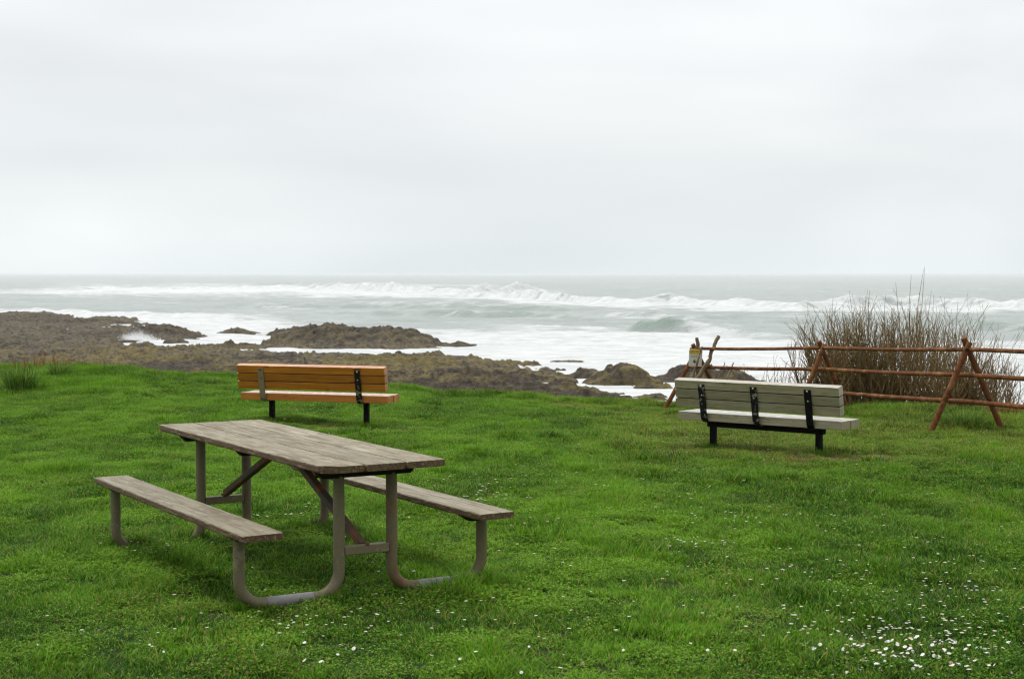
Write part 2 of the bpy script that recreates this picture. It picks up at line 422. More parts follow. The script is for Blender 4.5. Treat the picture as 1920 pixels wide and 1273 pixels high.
def scatter_pts(n, ymin, ymax):
    y = np.sqrt(rng.random(n) * (ymax ** 2 - ymin ** 2) + ymin ** 2); x = (rng.random(n) * 2 - 1) * (.41 * y + 1.5)
    return x, y
n_cl = 96000
gx, gy = scatter_pts(n_cl, 5.6, 28.5)
tt = gy - edge_d(gx, gy)
bm_ = bare_mask(gx, gy)
keep = (tt < .75) & (rng.random(n_cl) > bm_ * .9)
gx, gy, tt, bm_ = gx[keep], gy[keep], tt[keep], bm_[keep]; n_cl = len(gx)
gz = ground(gx, gy)
lowf = fbm(gx / 1.5, gy / 2.4, 4, 21); mid = fbm(gx / .33, gy / .5, 3, 22); hl = fbm(gx / .5, gy / .9, 3, 23)
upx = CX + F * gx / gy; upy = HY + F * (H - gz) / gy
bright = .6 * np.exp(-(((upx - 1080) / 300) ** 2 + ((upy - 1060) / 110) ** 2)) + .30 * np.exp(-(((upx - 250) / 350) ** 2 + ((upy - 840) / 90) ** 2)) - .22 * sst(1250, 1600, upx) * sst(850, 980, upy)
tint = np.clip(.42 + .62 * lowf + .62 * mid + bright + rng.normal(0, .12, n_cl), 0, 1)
olive = sst(1000, 1250, upx) * np.exp(-((upy - 815) / 55) ** 2)
dry = np.clip(.05 + .5 * bm_ + .36 * olive + .16 * np.maximum(fbm(gx / .8, gy / 1.4, 3, 41), 0) + .35 * sst(-.6, .2, tt) * sst(.0, .5, fbm(gx / .9, gy / .9, 2, 43) + .3), 0, .85)
clov = .12 + fbm(gx / .6, gy / .8, 3, 51) + .45 * np.exp(-(((upx - 600) / 420) ** 2 + ((upy - 1190) / 90) ** 2)) + .2 * np.exp(-(((upx - 1080) / 250) ** 2 + ((upy - 1060) / 90) ** 2))
idx = rng.integers(0, 5, n_cl)
isl = (hl > .5) & (gy > 0)
idx = np.where(isl & (rng.random(n_cl) < .45), rng.integers(5, 8, n_cl), idx)
idx = np.where((clov > .28) & (rng.random(n_cl) < .7), rng.integers(8, 11, n_cl), idx)
idx = np.where(rng.random(n_cl) < dry * .5, 11, idx)
rim = sst(-.9, -.1, tt)
idx = np.where((rim > .3) & (rng.random(n_cl) < .45), rng.integers(5, 8, n_cl), idx)
bank = np.exp(-(((gx - 5.5) / .7) ** 2 + ((gy - 18.3) / .6) ** 2)) + .8 * np.exp(-(((gx - 4.9) / 1.0) ** 2 + ((gy - 21) / .6) ** 2)) + .7 * sst(-5.2, -6.6, gx) * sst(21, 23.5, gy)
idx = np.where(rng.random(n_cl) < bank, rng.integers(5, 8, n_cl), idx)
sc = .85 + .25 * rng.random(n_cl) + .2 * hl
scz = sc * (.92 + .22 * hl + .45 * bank + .3 * rim) * (1 - .35 * bm_)
# uncut grass standing round the feet of table, benches and fence
fx_, fy_ = [], []
uu = np.array([math.sin(-.543), math.cos(-.543)]); vv = np.array([math.cos(-.543), -math.sin(-.543)])
for e in (-1, 1):
    for s_ in (-1, 1):
        for bq in ((.16, .2, .24, .62, .67, .71, .735, .735) if e < 0 else np.linspace(.12, .78, 16)):
            q = np.array([-1.367, 9.376]) + e * 1.0885 * uu + s_ * bq * vv + rng.normal(0, .035, 2); fx_.append(q[0]); fy_.append(q[1])
for px_, py_ in ((498, 802), (677, 803), (1334, 840), (1530, 857), (1748, 814), (1853, 803)):
    dd_ = F * H / (py_ - HY)
    for _ in range(6): fx_.append((px_ - CX) / F * dd_ + rng.normal(0, .05)); fy_.append(dd_ + rng.normal(0, .05))
fx_ = np.array(fx_); fy_ = np.array(fy_); nf_ = len(fx_)
gx = np.concatenate([gx, fx_]); gy = np.concatenate([gy, fy_]); gz = np.concatenate([gz, ground(fx_, fy_)]); idx = np.concatenate([idx, rng.integers(5, 8, nf_)])
tint = np.concatenate([tint, rng.uniform(.1, .5, nf_)]); dry = np.concatenate([dry, np.full(nf_, .06)]); sc = np.concatenate([sc, rng.uniform(.5, .75, nf_)]); scz = np.concatenate([scz, rng.uniform(.8, 1.2, nf_)]); n_cl = len(gx)
gr = mesh_obj('grass', np.stack([gx, gy, gz - .004], -1), [])
tag(gr, 'short green grass and clover covering the lawn', 'grass', kind='stuff')
attr(gr, 'rot', np.stack([rng.normal(0, .12, n_cl), rng.normal(0, .12, n_cl), rng.random(n_cl) * 6.283], -1), 'FLOAT_VECTOR')
attr(gr, 'scl', np.stack([sc * 1.05, sc * 1.05, np.clip(scz, .35, 2.2)], -1), 'FLOAT_VECTOR')
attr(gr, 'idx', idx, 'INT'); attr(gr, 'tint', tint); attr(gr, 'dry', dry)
scatter(gr, tc_)

# ------------------------------------------------------------------ daisies
def daisy(pink=False):
    mb = MB(); z = .062
    mb.tube([(0, 0, 0), (.003, .001, z * .6), (.002, 0, z)], .0012, 5, False)
    st = len(mb.f)
    n = 13
    for i in range(n):
        a = 6.283 * i / n; w = .2
        p = [(.0025, a - w * .9), (.0098, a - w), (.0118, a), (.0098, a + w), (.0025, a + w * .9)]
        mb.add([(.002 + r * math.cos(q), r * math.sin(q), z + .0015 + (.0018 if j == 2 else .001) - .1 * r * (i % 2)) for j, (r, q) in enumerate(p)], [[0, 1, 2, 3, 4]])
    pe = len(mb.f)
    ring = [(.002 + .0036 * math.cos(k * 1.0472), .0036 * math.sin(k * 1.0472), z + .002) for k in range(6)] + [(.002, 0, z + .0046)]
    mb.add(ring, [[k, (k + 1) % 6, 6] for k in range(6)])
    me_o = mesh_obj('daisy', mb.v, mb.f, None, link=False)
    me = me_o.data
    for m in ('stemgreen', 'petal_pink' if pink else 'petal', 'pollen'): me.materials.append(M[m])
    me.polygons.foreach_set('material_index', [0] * st + [1] * (pe - st) + [2] * (len(mb.f) - pe))
    bpy.data.objects.remove(me_o)
    return me, mb, st, pe
M['stemgreen'] = plain('daisy stem', (.07, .16, .03)); M['petal'] = plain('daisy petal', (.82, .82, .78), .6, .04)
M['petal_pink'] = plain('faded daisy petal', (.62, .42, .33), .6, .1); M['pollen'] = plain('daisy centre', (.75, .5, .04))
dm, dmb, dst, dpe = daisy(); dp, _, _, _ = daisy(True)
spots = []
def sprinkle(cx, cy, sx, sy, n, lab, pink=.06):
    for _ in range(n):
        px, py = cx + rng.normal() * sx, cy + rng.normal() * sy
        if not (-20 < px < 1940 and 735 < py < 1290): continue
        d = F * (H - .05) / (py - HY)
        spots.append(((px - CX) / F * d, d, lab, rng.random() < pink))
A_ = 'white daisy in the dense daisy patch at the lower right of the lawn'
B_ = 'white daisy thinly scattered above the dense lower right daisy patch'
C_ = 'white daisy in the shaded grass beside the near seat of the picnic table'
D_ = 'white daisy in the sunlit grass beside the far seat of the picnic table'
E_ = 'white daisy in the grass in front of the grey bench'
G_ = 'white daisy in the near grass below the picnic table'
K_ = 'tiny white daisy in the far grass around the orange bench'
sprinkle(1765, 1212, 85, 24, 120, A_); sprinkle(1620, 1228, 50, 18, 22, A_); sprinkle(1690, 1195, 60, 20, 26, A_, .25); sprinkle(1850, 1150, 60, 28, 34, A_); sprinkle(1830, 1250, 60, 10, 10, A_)
sprinkle(1750, 1105, 90, 22, 26, B_); sprinkle(1620, 1075, 40, 12, 9, B_, .2); sprinkle(1780, 1043, 45, 8, 14, B_, .2); sprinkle(1480, 1060, 45, 18, 9, B_, .3); sprinkle(1530, 1180, 35, 12, 9, B_, .2); sprinkle(1690, 995, 120, 20, 16, B_); sprinkle(1860, 1100, 40, 30, 12, B_)
sprinkle(1310, 1022, 45, 7, 13, E_); sprinkle(1385, 968, 50, 8, 15, E_, .2); sprinkle(1290, 943, 25, 12, 12, E_); sprinkle(1480, 975, 40, 10, 6, E_)
sprinkle(265, 1028, 42, 8, 14, C_); sprinkle(560, 1060, 60, 40, 7, C_, .4); sprinkle(700, 1075, 60, 25, 7, C_)
sprinkle(915, 925, 35, 16, 30, D_); sprinkle(540, 965, 40, 8, 14, D_); sprinkle(1000, 1000, 70, 40, 10, D_)
sprinkle(560, 1160, 60, 14, 18, G_); sprinkle(620, 1170, 60, 15, 12, G_); sprinkle(280, 1200, 150, 45, 16, G_, .25); sprinkle(560, 1232, 40, 8, 10, G_); sprinkle(870, 1130, 120, 40, 14, G_); sprinkle(1050, 1190, 160, 50, 14, G_)
sprinkle(1300, 822, 14, 6, 16, E_); sprinkle(560, 770, 50, 8, 24, K_); sprinkle(1020, 850, 260, 35, 30, K_); sprinkle(150, 860, 120, 40, 14, K_)
sprinkle(1720, 1205, 105, 26, 70, A_); sprinkle(1600, 1180, 60, 30, 20, A_); sprinkle(800, 1200, 300, 45, 50, G_); sprinkle(1300, 1100, 200, 60, 30, E_); sprinkle(1250, 950, 420, 60, 60, E_); sprinkle(1400, 870, 350, 30, 40, E_); sprinkle(900, 830, 400, 40, 40, K_); sprinkle(1740, 1220, 100, 24, 45, A_); sprinkle(1650, 1120, 160, 40, 30, B_)
spots.sort(key=lambda s: s[1])
MASS = []
for i, (x, y, lab, pk) in enumerate(spots):
    z = float(ground(x, y)); s = rng.uniform(.5, .98)
    if i < 300:
        o = bpy.data.objects.new('daisy', dp if pk else dm); COL.objects.link(o)
        o.location = (x, y, z); o.rotation_euler = (rng.normal() * .4 + .15, rng.normal() * .4, rng.random() * 6.28); o.scale = (s, s, s * rng.uniform(.65, 1.0))
        tag(o, lab if not pk else lab.replace('white daisy', 'faded pinkish daisy'), 'daisy', 'daisies in the lawn')
    else: MASS.append((x, y, z, s))
if MASS:
    base = np.array(dmb.v); V = []; Fc = []; mi = []
    for k, (x, y, z, s) in enumerate(MASS):
        V.append(base * s + (x, y, z)); Fc += [[q + k * len(base) for q in f] for f in dmb.f]; mi += [0] * dst + [1] * (dpe - dst) + [2] * (len(dmb.f) - dpe)
    o = mesh_obj('distant_daisies', np.concatenate(V), Fc)
    for m in ('stemgreen', 'petal', 'pollen'): o.data.materials.append(M[m])
    if len(o.data.polygons) == len(mi): o.data.polygons.foreach_set('material_index', mi)
    tag(o, 'tiny white daisies dotted over the far lawn', 'daisies', kind='stuff')

# ------------------------------------------------------------------ tussock and dry weeds
def tuft_mesh(n, rad, h0, h1, w, lean, seed, nseg=4):
    r_ = random.Random(seed); V = []; Fc = []
    for i in range(n):
        a = r_.random() * 6.283; r = rad * math.sqrt(r_.random()); x, y = r * math.cos(a), r * math.sin(a)
        d = a + r_.gauss(0, .7); hh = r_.uniform(h0, h1); ln = r_.uniform(.1, lean); b = len(V); ww = w * r_.uniform(.6, 1.2)
        sx, sy = -math.sin(d) * ww / 2, math.cos(d) * ww / 2
        for k in range(nseg):
            q = k / nseg; rr = hh * ln * q * q; zz = hh * (q - .25 * ln * q * q * q); f = 1 - .6 * q
            V += [(x + math.cos(d) * rr - sx * f, y + math.sin(d) * rr - sy * f, zz), (x + math.cos(d) * rr + sx * f, y + math.sin(d) * rr + sy * f, zz)]
        V.append((x + math.cos(d) * hh * ln, y + math.sin(d) * hh * ln, hh * (1 - .25 * ln)))
        for k in range(nseg - 1): Fc.append([b + 2 * k, b + 2 * k + 1, b + 2 * k + 3, b + 2 * k + 2])
        Fc.append([b + 2 * nseg - 2, b + 2 * nseg - 1, b + 2 * nseg])
    return V, Fc
def blade_mat(name, a, b, c_):
    t = NT(name); rnd = t.n('NewGeometry').outputs['Random Per Island']
    c = t.ramp(rnd, [(0, a), (.5, b), (1, c_)])
    p = t.n('BsdfPrincipled'); t.l(c, p.inputs['Base Color']); p.inputs['Roughness'].default_value = .6; p.inputs['Specular IOR Level'].default_value = .1
    tr = t.n('BsdfTranslucent'); t.l(c, tr.inputs[0]); mx = t.n('MixShader'); mx.inputs[0].default_value = .3
    t.l(p.outputs[0], mx.inputs[1]); t.l(tr.outputs[0], mx.inputs[2]); t.l(mx.outputs[0], t.out.inputs[0]); return t.m
M['tuss'] = blade_mat('tussock blades', (.03, .11, .006), (.11, .24, .02), (.30, .33, .10))
M['weed'] = blade_mat('dry weed stalks', (.16, .06, .02), (.26, .14, .05), (.32, .24, .11))
def plant(name, px, py, args, mat, label, cat, group=None, dd=None):
    d = dd or F * H / (py - HY); x = (px - CX) / F * d; z = float(ground(x, d))
    V, Fc = tuft_mesh(*args); o = mesh_obj(name, V, Fc, M[mat]); o.location = (x, d, z - .02)
    return tag(o, label, cat, group)
plant('grass_tussock', 38, 745, (420, .20, .22, .48, .014, .9, 1), 'tuss', 'large tussock of long arching grass at the left edge of the lawn', 'grass tussock', 'long grass tussocks')
plant('grass_tussock', 108, 728, (170, .13, .16, .30, .012, 1.0, 2), 'tuss', 'smaller tussock of long grass just right of the large one', 'grass tussock', 'long grass tussocks')
plant('grass_tussock', 1812, 800, (240, .22, .12, .27, .011, 1.0, 3), 'tuss', 'green tussock between the feet of the rusty fence frame', 'grass tussock', 'long grass tussocks')
plant('grass_tussock', 1890, 770, (260, .25, .15, .30, .011, 1.0, 13), 'weed', 'straw coloured tuft of dead grass at the right edge behind the fence', 'grass tussock', 'long grass tussocks', 19.6)
plant('dry_weeds', 60, 700, (85, .45, .18, .42, .017, .5, 4), 'weed', 'reddish dry weed stalks on the rim at the far left', 'weeds', 'dry weeds along the bluff rim', 25.6)
plant('dry_weeds', 140, 700, (50, .5, .15, .34, .016, .5, 5), 'weed', 'sparse tan weed stalks on the rim right of the reddish weeds', 'weeds', 'dry weeds along the bluff rim', 26.0)

# ------------------------------------------------------------------ picnic table
TH = -.543
tab = empty('picnic_table', (-1.367, 9.376, 0), math.pi / 2 - TH)
tag(tab, 'weathered wooden picnic table with attached plank seats on bent brown pipe legs', 'picnic table')
L, W, T, ZT = 2.697, .721, .042, .762
mb = MB(); bw = (W - .012) / 3
for k in range(3):
    y = (k - 1) * (bw + .006)
    cl = None
    if k == 2:   # the worn corner next to the camera is rounded off
        cl = lambda x, a: min(a, bw / 2 - max(0, .075 - (x + L / 2)) * 1.25) if x < -L / 2 + .075 else a
    mb.board((random.uniform(-.006, .006), y, ZT - T / 2), L, bw, T, .0017, .007, 130, bid=(.95, .4, .75)[k], seed=k + 1, clip=cl)
top = mb.build('tabletop', M['table_wood'], tab)
ZSE, LS, WS, SO = .439, 2.671, .227, .695
for s in (1, -1):
    mb = MB(); mb.board((0, s * SO, ZSE - .02), LS, WS, .04, .0018, .007, 130, bid=.35 if s > 0 else .6, seed=7 + s)
    mb.build('seat', M['table_wood'], tab)
Dh, S_, l_, R_ = 2.177 / 2, .735, .16, .0315
for e in (-1, 1):
    zb = .026 if e < 0 else -.012
    for s in (1, -1):
        pts = fillet([(e * Dh, s * l_, ZT - T - .045), (e * Dh, s * l_, zb), (e * Dh, s * S_, zb), (e * Dh, s * S_, ZSE - .06)], .135, 10)
        mb = MB(); mb.tube(pts, R_, 18)
        lg = mb.build('leg', M['pipe_rusty' if s < 0 else 'pipe'], tab)
        mb = MB(); mb.tube([(e * Dh, s * (l_ + .16), zb), (e * Dh, s * (S_ - .15), zb)], R_ + .0012, 18, False)
        mb.build('ground_tube', M['galv'], lg)
    for s in (1, -1):    # trapezoid seat brackets
        mb = MB(); z1 = ZSE - .041; w1, w0 = .1, .045
        prof = [(-w1, z1), (w1, z1), (w0, z1 - .035), (-w0, z1 - .035)]
        mb.sweep([prof, prof], [((e * Dh - .028, s * SO, 0), (0, 1, 0), (0, 0, 1)), ((e * Dh + .028, s * SO, 0), (0, 1, 0), (0, 0, 1))])
        mb.build('seat_bracket', M['iron_dark'], tab)
    mb = MB(); z1 = ZT - T - .001; w1, w0 = .315, .265
    prof = [(-w1, z1), (w1, z1), (w0, z1 - .052), (-w0, z1 - .052)]
    mb.sweep([prof, prof], [((e * Dh - .03, 0, 0), (0, 1, 0), (0, 0, 1)), ((e * Dh + .03, 0, 0), (0, 1, 0), (0, 0, 1))])
    mb.build('top_bracket', M['iron_dark'], tab)
    mb = MB(); mb.box((e * Dh, 0, .263), (2 * (l_ - R_) + .01, .052, .048), .004, (0, 1, 0), (1, 0, 0), (0, 0, 1))
    cb = mb.build('crossbar', M['pipe'], tab)
    mb = MB()
    p0 = Vector((e * (Dh - .03), 0, .29)); p1 = Vector((e * .05, 0, ZT - T - .012)); ax = (p1 - p0).normalized()
    mb.box((p0 + p1) / 2, ((p1 - p0).length, .042, .010), .002, ax, (0, 1, 0), ax.cross(Vector((0, 1, 0))))
    mb.box((p0 + p1) / 2 + Vector((0, .0175, 0)) - ax.cross(Vector((0, 1, 0))) * .02 * 1, ((p1 - p0).length - .03, .007, .03), .002, ax, (0, 1, 0), ax.cross(Vector((0, 1, 0))))
    mb.build('brace', M['brace'], tab)
    mb = MB(); mb.tube([(e * (Dh + .025), .0, .288), (e * (Dh + .025), .0, .300)], .012, 6); mb.build('bolt', M['brace'], cb)
mb = MB(); z1 = ZT - T - .001; prof = [(-.33, z1), (.33, z1), (.30, z1 - .035), (-.30, z1 - .035)]
mb.sweep([prof, prof], [((-.03, 0, 0), (0, 1, 0), (0, 0, 1)), ((.03, 0, 0), (0, 1, 0), (0, 0, 1))]); mb.build('cleat', M['iron_dark'], tab)

# ------------------------------------------------------------------ park benches, seen from behind
def bench(origin, rz, LB, wood, straps, legs, beam, label, strap_mats, tilt=math.radians(13)):
    """local x along the bench, local y forward (towards the sea), back top edge at y=0"""
    root = empty('park_bench', origin, rz); tag(root, label, 'bench', 'park benches facing the sea')
    zt, zs = .685, .355; dn = Vector((0, math.sin(tilt), -math.cos(tilt))); nf = Vector((0, math.cos(tilt), math.sin(tilt)))
    mb = MB(); b = .0885; g = .010
    for k in range(3):
        c = Vector((random.uniform(-.006, .006), 0, zt)) + dn * (b / 2 + k * (b + g)) + nf * (b / 2)
        mb.board(c, LB, b, b, .0003, .0018, 50, ex=nf, ey=-dn, seed=20 + k, bid=(.95, .08, .55)[k])
    bk = mb.build('backrest', M[wood], root)
    mb = MB()    # dark strips added between the slats, painting the gaps as unlit shade
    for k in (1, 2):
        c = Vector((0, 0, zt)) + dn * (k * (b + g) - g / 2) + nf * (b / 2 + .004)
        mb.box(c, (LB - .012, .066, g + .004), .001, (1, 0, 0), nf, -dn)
    mb.build('gap_shade_strips', M['gap_shade'], bk)
    mb = MB(); y0 = .095
    for k in range(4):
        mb.board((random.uniform(-.008, .008), y0 + b / 2 + k * (b + .009), zs - .042), LB, b, .084, .0007, .004, 50, seed=30 + k, bid=(.7, .5, .9, .4)[k])
    mb.build('seat', M[wood], root)
    # strap brackets: up the back of the slats, curling under the seat
    for (sx, mk) in zip(straps, strap_mats):
        w, th = .036, .0045
        path = [Vector((0, 0, zt)) + dn * .035 - nf * (th + .001), Vector((0, 0, zt)) + dn * .33 - nf * (th + .001)]
        fp = fillet([(0, path[0].y, path[0].z), (0, path[1].y + .008, path[1].z - .105), (0, .26, zs - .092), (0, .40, zs - .092)], .075, 7)
        V = []
        for i, p in enumerate(fp):
            tg = (fp[min(i + 1, len(fp) - 1)] - fp[max(i - 1, 0)]).normalized(); nn = Vector((1, 0, 0)).cross(tg)
            V.append((p, nn))
        prof = [(-w, -th), (w, -th), (w, th), (-w, th)]
        mb = MB(); mb.sweep([prof] * len(V), [((sx, p.y, p.z), (1, 0, 0), nn) for p, nn in V])
        st = mb.build('bracket', M[mk], root)
        for k in range(3):
            c = Vector((sx, 0, zt)) + dn * (b / 2 + k * (b + g) + .004) - nf * (th * 2)
            m2 = MB(); m2.tube([c, c - nf * .004, c - nf * .008], [.0115, .0105, .006], 10); m2.build('bolt', M['bolt_dark' if mk == 'faded' else 'bolt'], st)
    if beam:
        mb = MB(); mb.box(((legs[0] + legs[1]) / 2, .25, zs - .125), (legs[1] - legs[0] + .12, .06, .055), .004); mb.build('beam', M['black'], root)
    for lx in legs:
        mb = MB(); mb.box((lx, .25, (zs - .098 - .12) / 2), (.058, .058, zs - .098 + .12), .005); mb.build('leg', M['black'], root)
    return root
def bench_place(pl, pr, ztop=.685):
    a = at(*pl, F * (H - ztop) / (pl[1] - HY)); b = at(*pr, F * (H - ztop) / (pr[1] - HY))
    return ((a[0] + b[0]) / 2, (a[1] + b[1]) / 2, 0), math.atan2(b[1] - a[1], b[0] - a[0]), math.hypot(b[0] - a[0], b[1] - a[1])
o_, r_, L_ = bench_place((442, 684.8), (718.8, 690.7))
bench(o_, r_, L_, 'orange_wood', [-.635, .615], [-.61, .625], False, 'orange stained wooden park bench on black posts near the bluff edge', ['faded', 'peeling'])
o_, r_, L_ = bench_place((1264, 712), (1572.5, 727.5))
bench(o_, r_, L_, 'grey_wood', [-.60, .0, .595], [-.60, .60], True, 'weathered grey lichened park bench with three black straps beside the rusty fence', ['peeling', 'peeling', 'black'])

# ------------------------------------------------------------------ rusty pipe fence
fence = empty('pipe_fence', (4.26, 21.2, -.18)); tag(fence, 'rusty pipe fence of three rails on crossed pipe frames', 'fence')
fo = Vector(fence.location)
FP = [((5.16, 17.5), (1.007, .916, .627, .325)), ((4.26, 21.2), (.81, .757, .465, .16)), ((2.86, 24.0), (.64, .612, .326, .02))]
fr = [((6.06, 13.8), (1.14, 1.05, .76, .47))] + FP
def build_rails():
    for k in (1, 2, 3):
        pts = [Vector((p[0], p[1], z[k])) for p, z in fr]
        a = pts[-1] + (pts[-1] - pts[-2]).normalized() * .14; pts.append(a)
        dd = []
        for p, q in zip(pts, pts[1:]):
            for i in range(8):
                s = p.lerp(q, i / 8); dd.append(s + Vector((0, 0, -.012 * math.sin(math.pi * i / 8) + random.gauss(0, .0006))))
        dd.append(pts[-1])
        mb = MB(); mb.tube([p - fo for p in dd], (.026 if k > 1 else .024), 12); mb.build('rail', M['rust'], fence)
build_rails()
for i, (p, z) in enumerate(fr):
    q = fr[min(i + 1, 3)][0] if i < 3 else fr[3][0]; r = fr[i][0] if i < 3 else fr[2][0]
    d = Vector((q[0] - r[0], q[1] - r[1], 0)).normalized(); n = Vector((d.y, -d.x, 0))   # n to the right (landward-right)
    if n.x < 0: n = -n
    for s, ext in ((-1, .02), (1, .075)):
        f = Vector((p[0], p[1], 0)) + n * s * (.62 if i == 3 else .5) + d * (.03 * s)
        f.z = float(ground(f.x, f.y)) - .06
        tpt = Vector((p[0], p[1], z[0] - .03)) + d * (.035 * s)
        tpt = tpt + (tpt - f).normalized() * ext
        mb = MB(); mb.tube([a - fo for a in (f, f.lerp(tpt, .5), tpt)], .0335, 14)
        pst = mb.build('post', M['rust'], fence)
        for k in (1, 2, 3):     # bolt heads where the rails pass
            if (s > 0) == (k == 1): continue
            q = (z[k] - f.z) / (tpt.z - f.z); c = f.lerp(tpt, q) - fo; v = Vector((-p[0], -p[1], 0)).normalized()
            m2 = MB(); m2.tube([c + v * .030, c + v * .041, c + v * .045], [.017, .016, .010], 8); m2.build('bolt', M['iron_dark'], pst)

# ------------------------------------------------------------------ driftwood sticks and the caution sign at the fence end
def stick(name, pts, r0, r1, mat, label, group='driftwood sticks at the fence end', knobs=0):
    P = [Vector(at(*p)) for p in pts]
    out = []; rr = []
    for i in range(len(P) - 1):
        for k in range(6):
            q = (i + k / 6) / (len(P) - 1)
            out.append(P[i].lerp(P[i + 1], k / 6) + Vector((random.gauss(0, .006), random.gauss(0, .006), 0))); rr.append((r0 + (r1 - r0) * q) * random.uniform(.86, 1.18))
    out.append(P[-1]); rr.append(r1)
    o = Vector(P[0]); mb = MB(); mb.tube([p - o for p in out], rr, 10)
    for k in range(knobs):
        i = random.randrange(2, len(out) - 2); a = random.random() * 6.28
        mb.tube([out[i] - o, out[i] - o + Vector((math.cos(a) * rr[i] * 1.6, math.sin(a) * rr[i] * 1.6, .02))], [.010, .006], 7)
    ob = mb.build(name, M[mat], None); ob.location = o
    return tag(ob, label, 'driftwood', group)
stick('driftwood_branch', [(1292, 748, 23.55), (1310, 708, 23.6), (1329, 677, 23.65), (1336, 655, 23.7), (1348, 630, 23.75)], .036, .026, 'drift', 'thick knobbly driftwood branch leaning right past the caution sign', knobs=5)
stick('driftwood_stake', [(1308, 750, 24.15), (1308, 700, 24.12), (1309, 660, 24.1), (1307, 633, 24.05)], .030, .026, 'drift_grey', 'upright silvery driftwood stake behind the top of the caution sign')
stick('driftwood_branch', [(1292, 745, 23.5), (1299, 708, 23.52), (1309, 676, 23.55), (1313, 660, 23.6), (1317, 650, 23.62)], .020, .011, 'drift', 'slim crooked driftwood stick crossing in front of the caution sign')
stick('driftwood_stick', [(1337, 745, 23.4), (1348, 710, 23.45), (1359, 679.5, 23.5)], .011, .007, 'tan_stick', 'thin pale stick, left one of two leaning beside the thick branch')
stick('driftwood_stick', [(1349, 745, 23.4), (1363, 711, 23.45), (1376, 680, 23.5)], .016, .010, 'tan_stick', 'pale tan stick, right one of two leaning beside the thick branch')

c_ = Vector(at(1304.5, 671, 23.78)); rz = math.radians(6)
sign = empty('caution_sign', c_, rz); sign.rotation_euler = (math.radians(-4), math.radians(3), rz)
tag(sign, 'small white caution sign with yellow header tied to the end of the rusty fence', 'sign')
mb = MB(); mb.box((0, 0, 0), (.205, .012, .262), .002); mb.build('board', M['sign_white'], sign)
mb = MB(); mb.box((0, -.0075, .093), (.203, .004, .07), .001); hd = mb.build('header_panel', M['sign_yellow'], sign)
def lettering(txt, size, x, z, y, mat, parent, name):
    cu = bpy.data.curves.new(name, 'FONT'); cu.body = txt; cu.size = size; cu.align_x = 'CENTER'; cu.align_y = 'CENTER'; cu.extrude = .0006
    tmp = bpy.data.objects.new(name, cu); COL.objects.link(tmp)
    dg = bpy.context.evaluated_depsgraph_get(); me = bpy.data.meshes.new_from_object(tmp.evaluated_get(dg))
    bpy.data.objects.remove(tmp)
    o = bpy.data.objects.new(name, me); COL.objects.link(o); me.materials.clear(); me.materials.append(M[mat]); o.parent = parent
    o.location = (x, y, z); o.rotation_euler = (math.pi / 2, 0, 0); return o
lt = lettering('CAUTION', .047, 0, .093, -.0105, 'sign_ink', sign, 'lettering')
mb = MB()   # two faded lines of small print, illegible in the photograph, and a dark warning pictogram
for zz, x0, x1 in ((.03, -.075, .06), (.012, -.07, .03)):
    x = x0
    while x < x1:
        w = random.uniform(.01, .024); mb.box((x + w / 2, -.007, zz), (w, .002, .009), .0004); x += w + .006
mb.build('small_print', M['sign_grey'], sign)
mb = MB(); q = [(0, .032), (.03, 0), (0, -.032), (-.03, 0)]
mb.sweep([q, q], [((-.012, -.0065, -.055), (1, 0, 0), (0, 0, 1)), ((-.012, -.0095, -.055), (1, 0, 0), (0, 0, 1))]); pg = mb.build('pictogram', M['sign_ink'], sign)
mb = MB(); q = [(0, .02), (.017, -.006), (-.012, -.004)]
mb.sweep([q, q], [((-.004, -.0095, -.046), (1, 0, 0), (0, 0, 1)), ((-.004, -.0115, -.046), (1, 0, 0), (0, 0, 1))]); mb.build('pictogram_mark', M['sign_yellow'], pg)

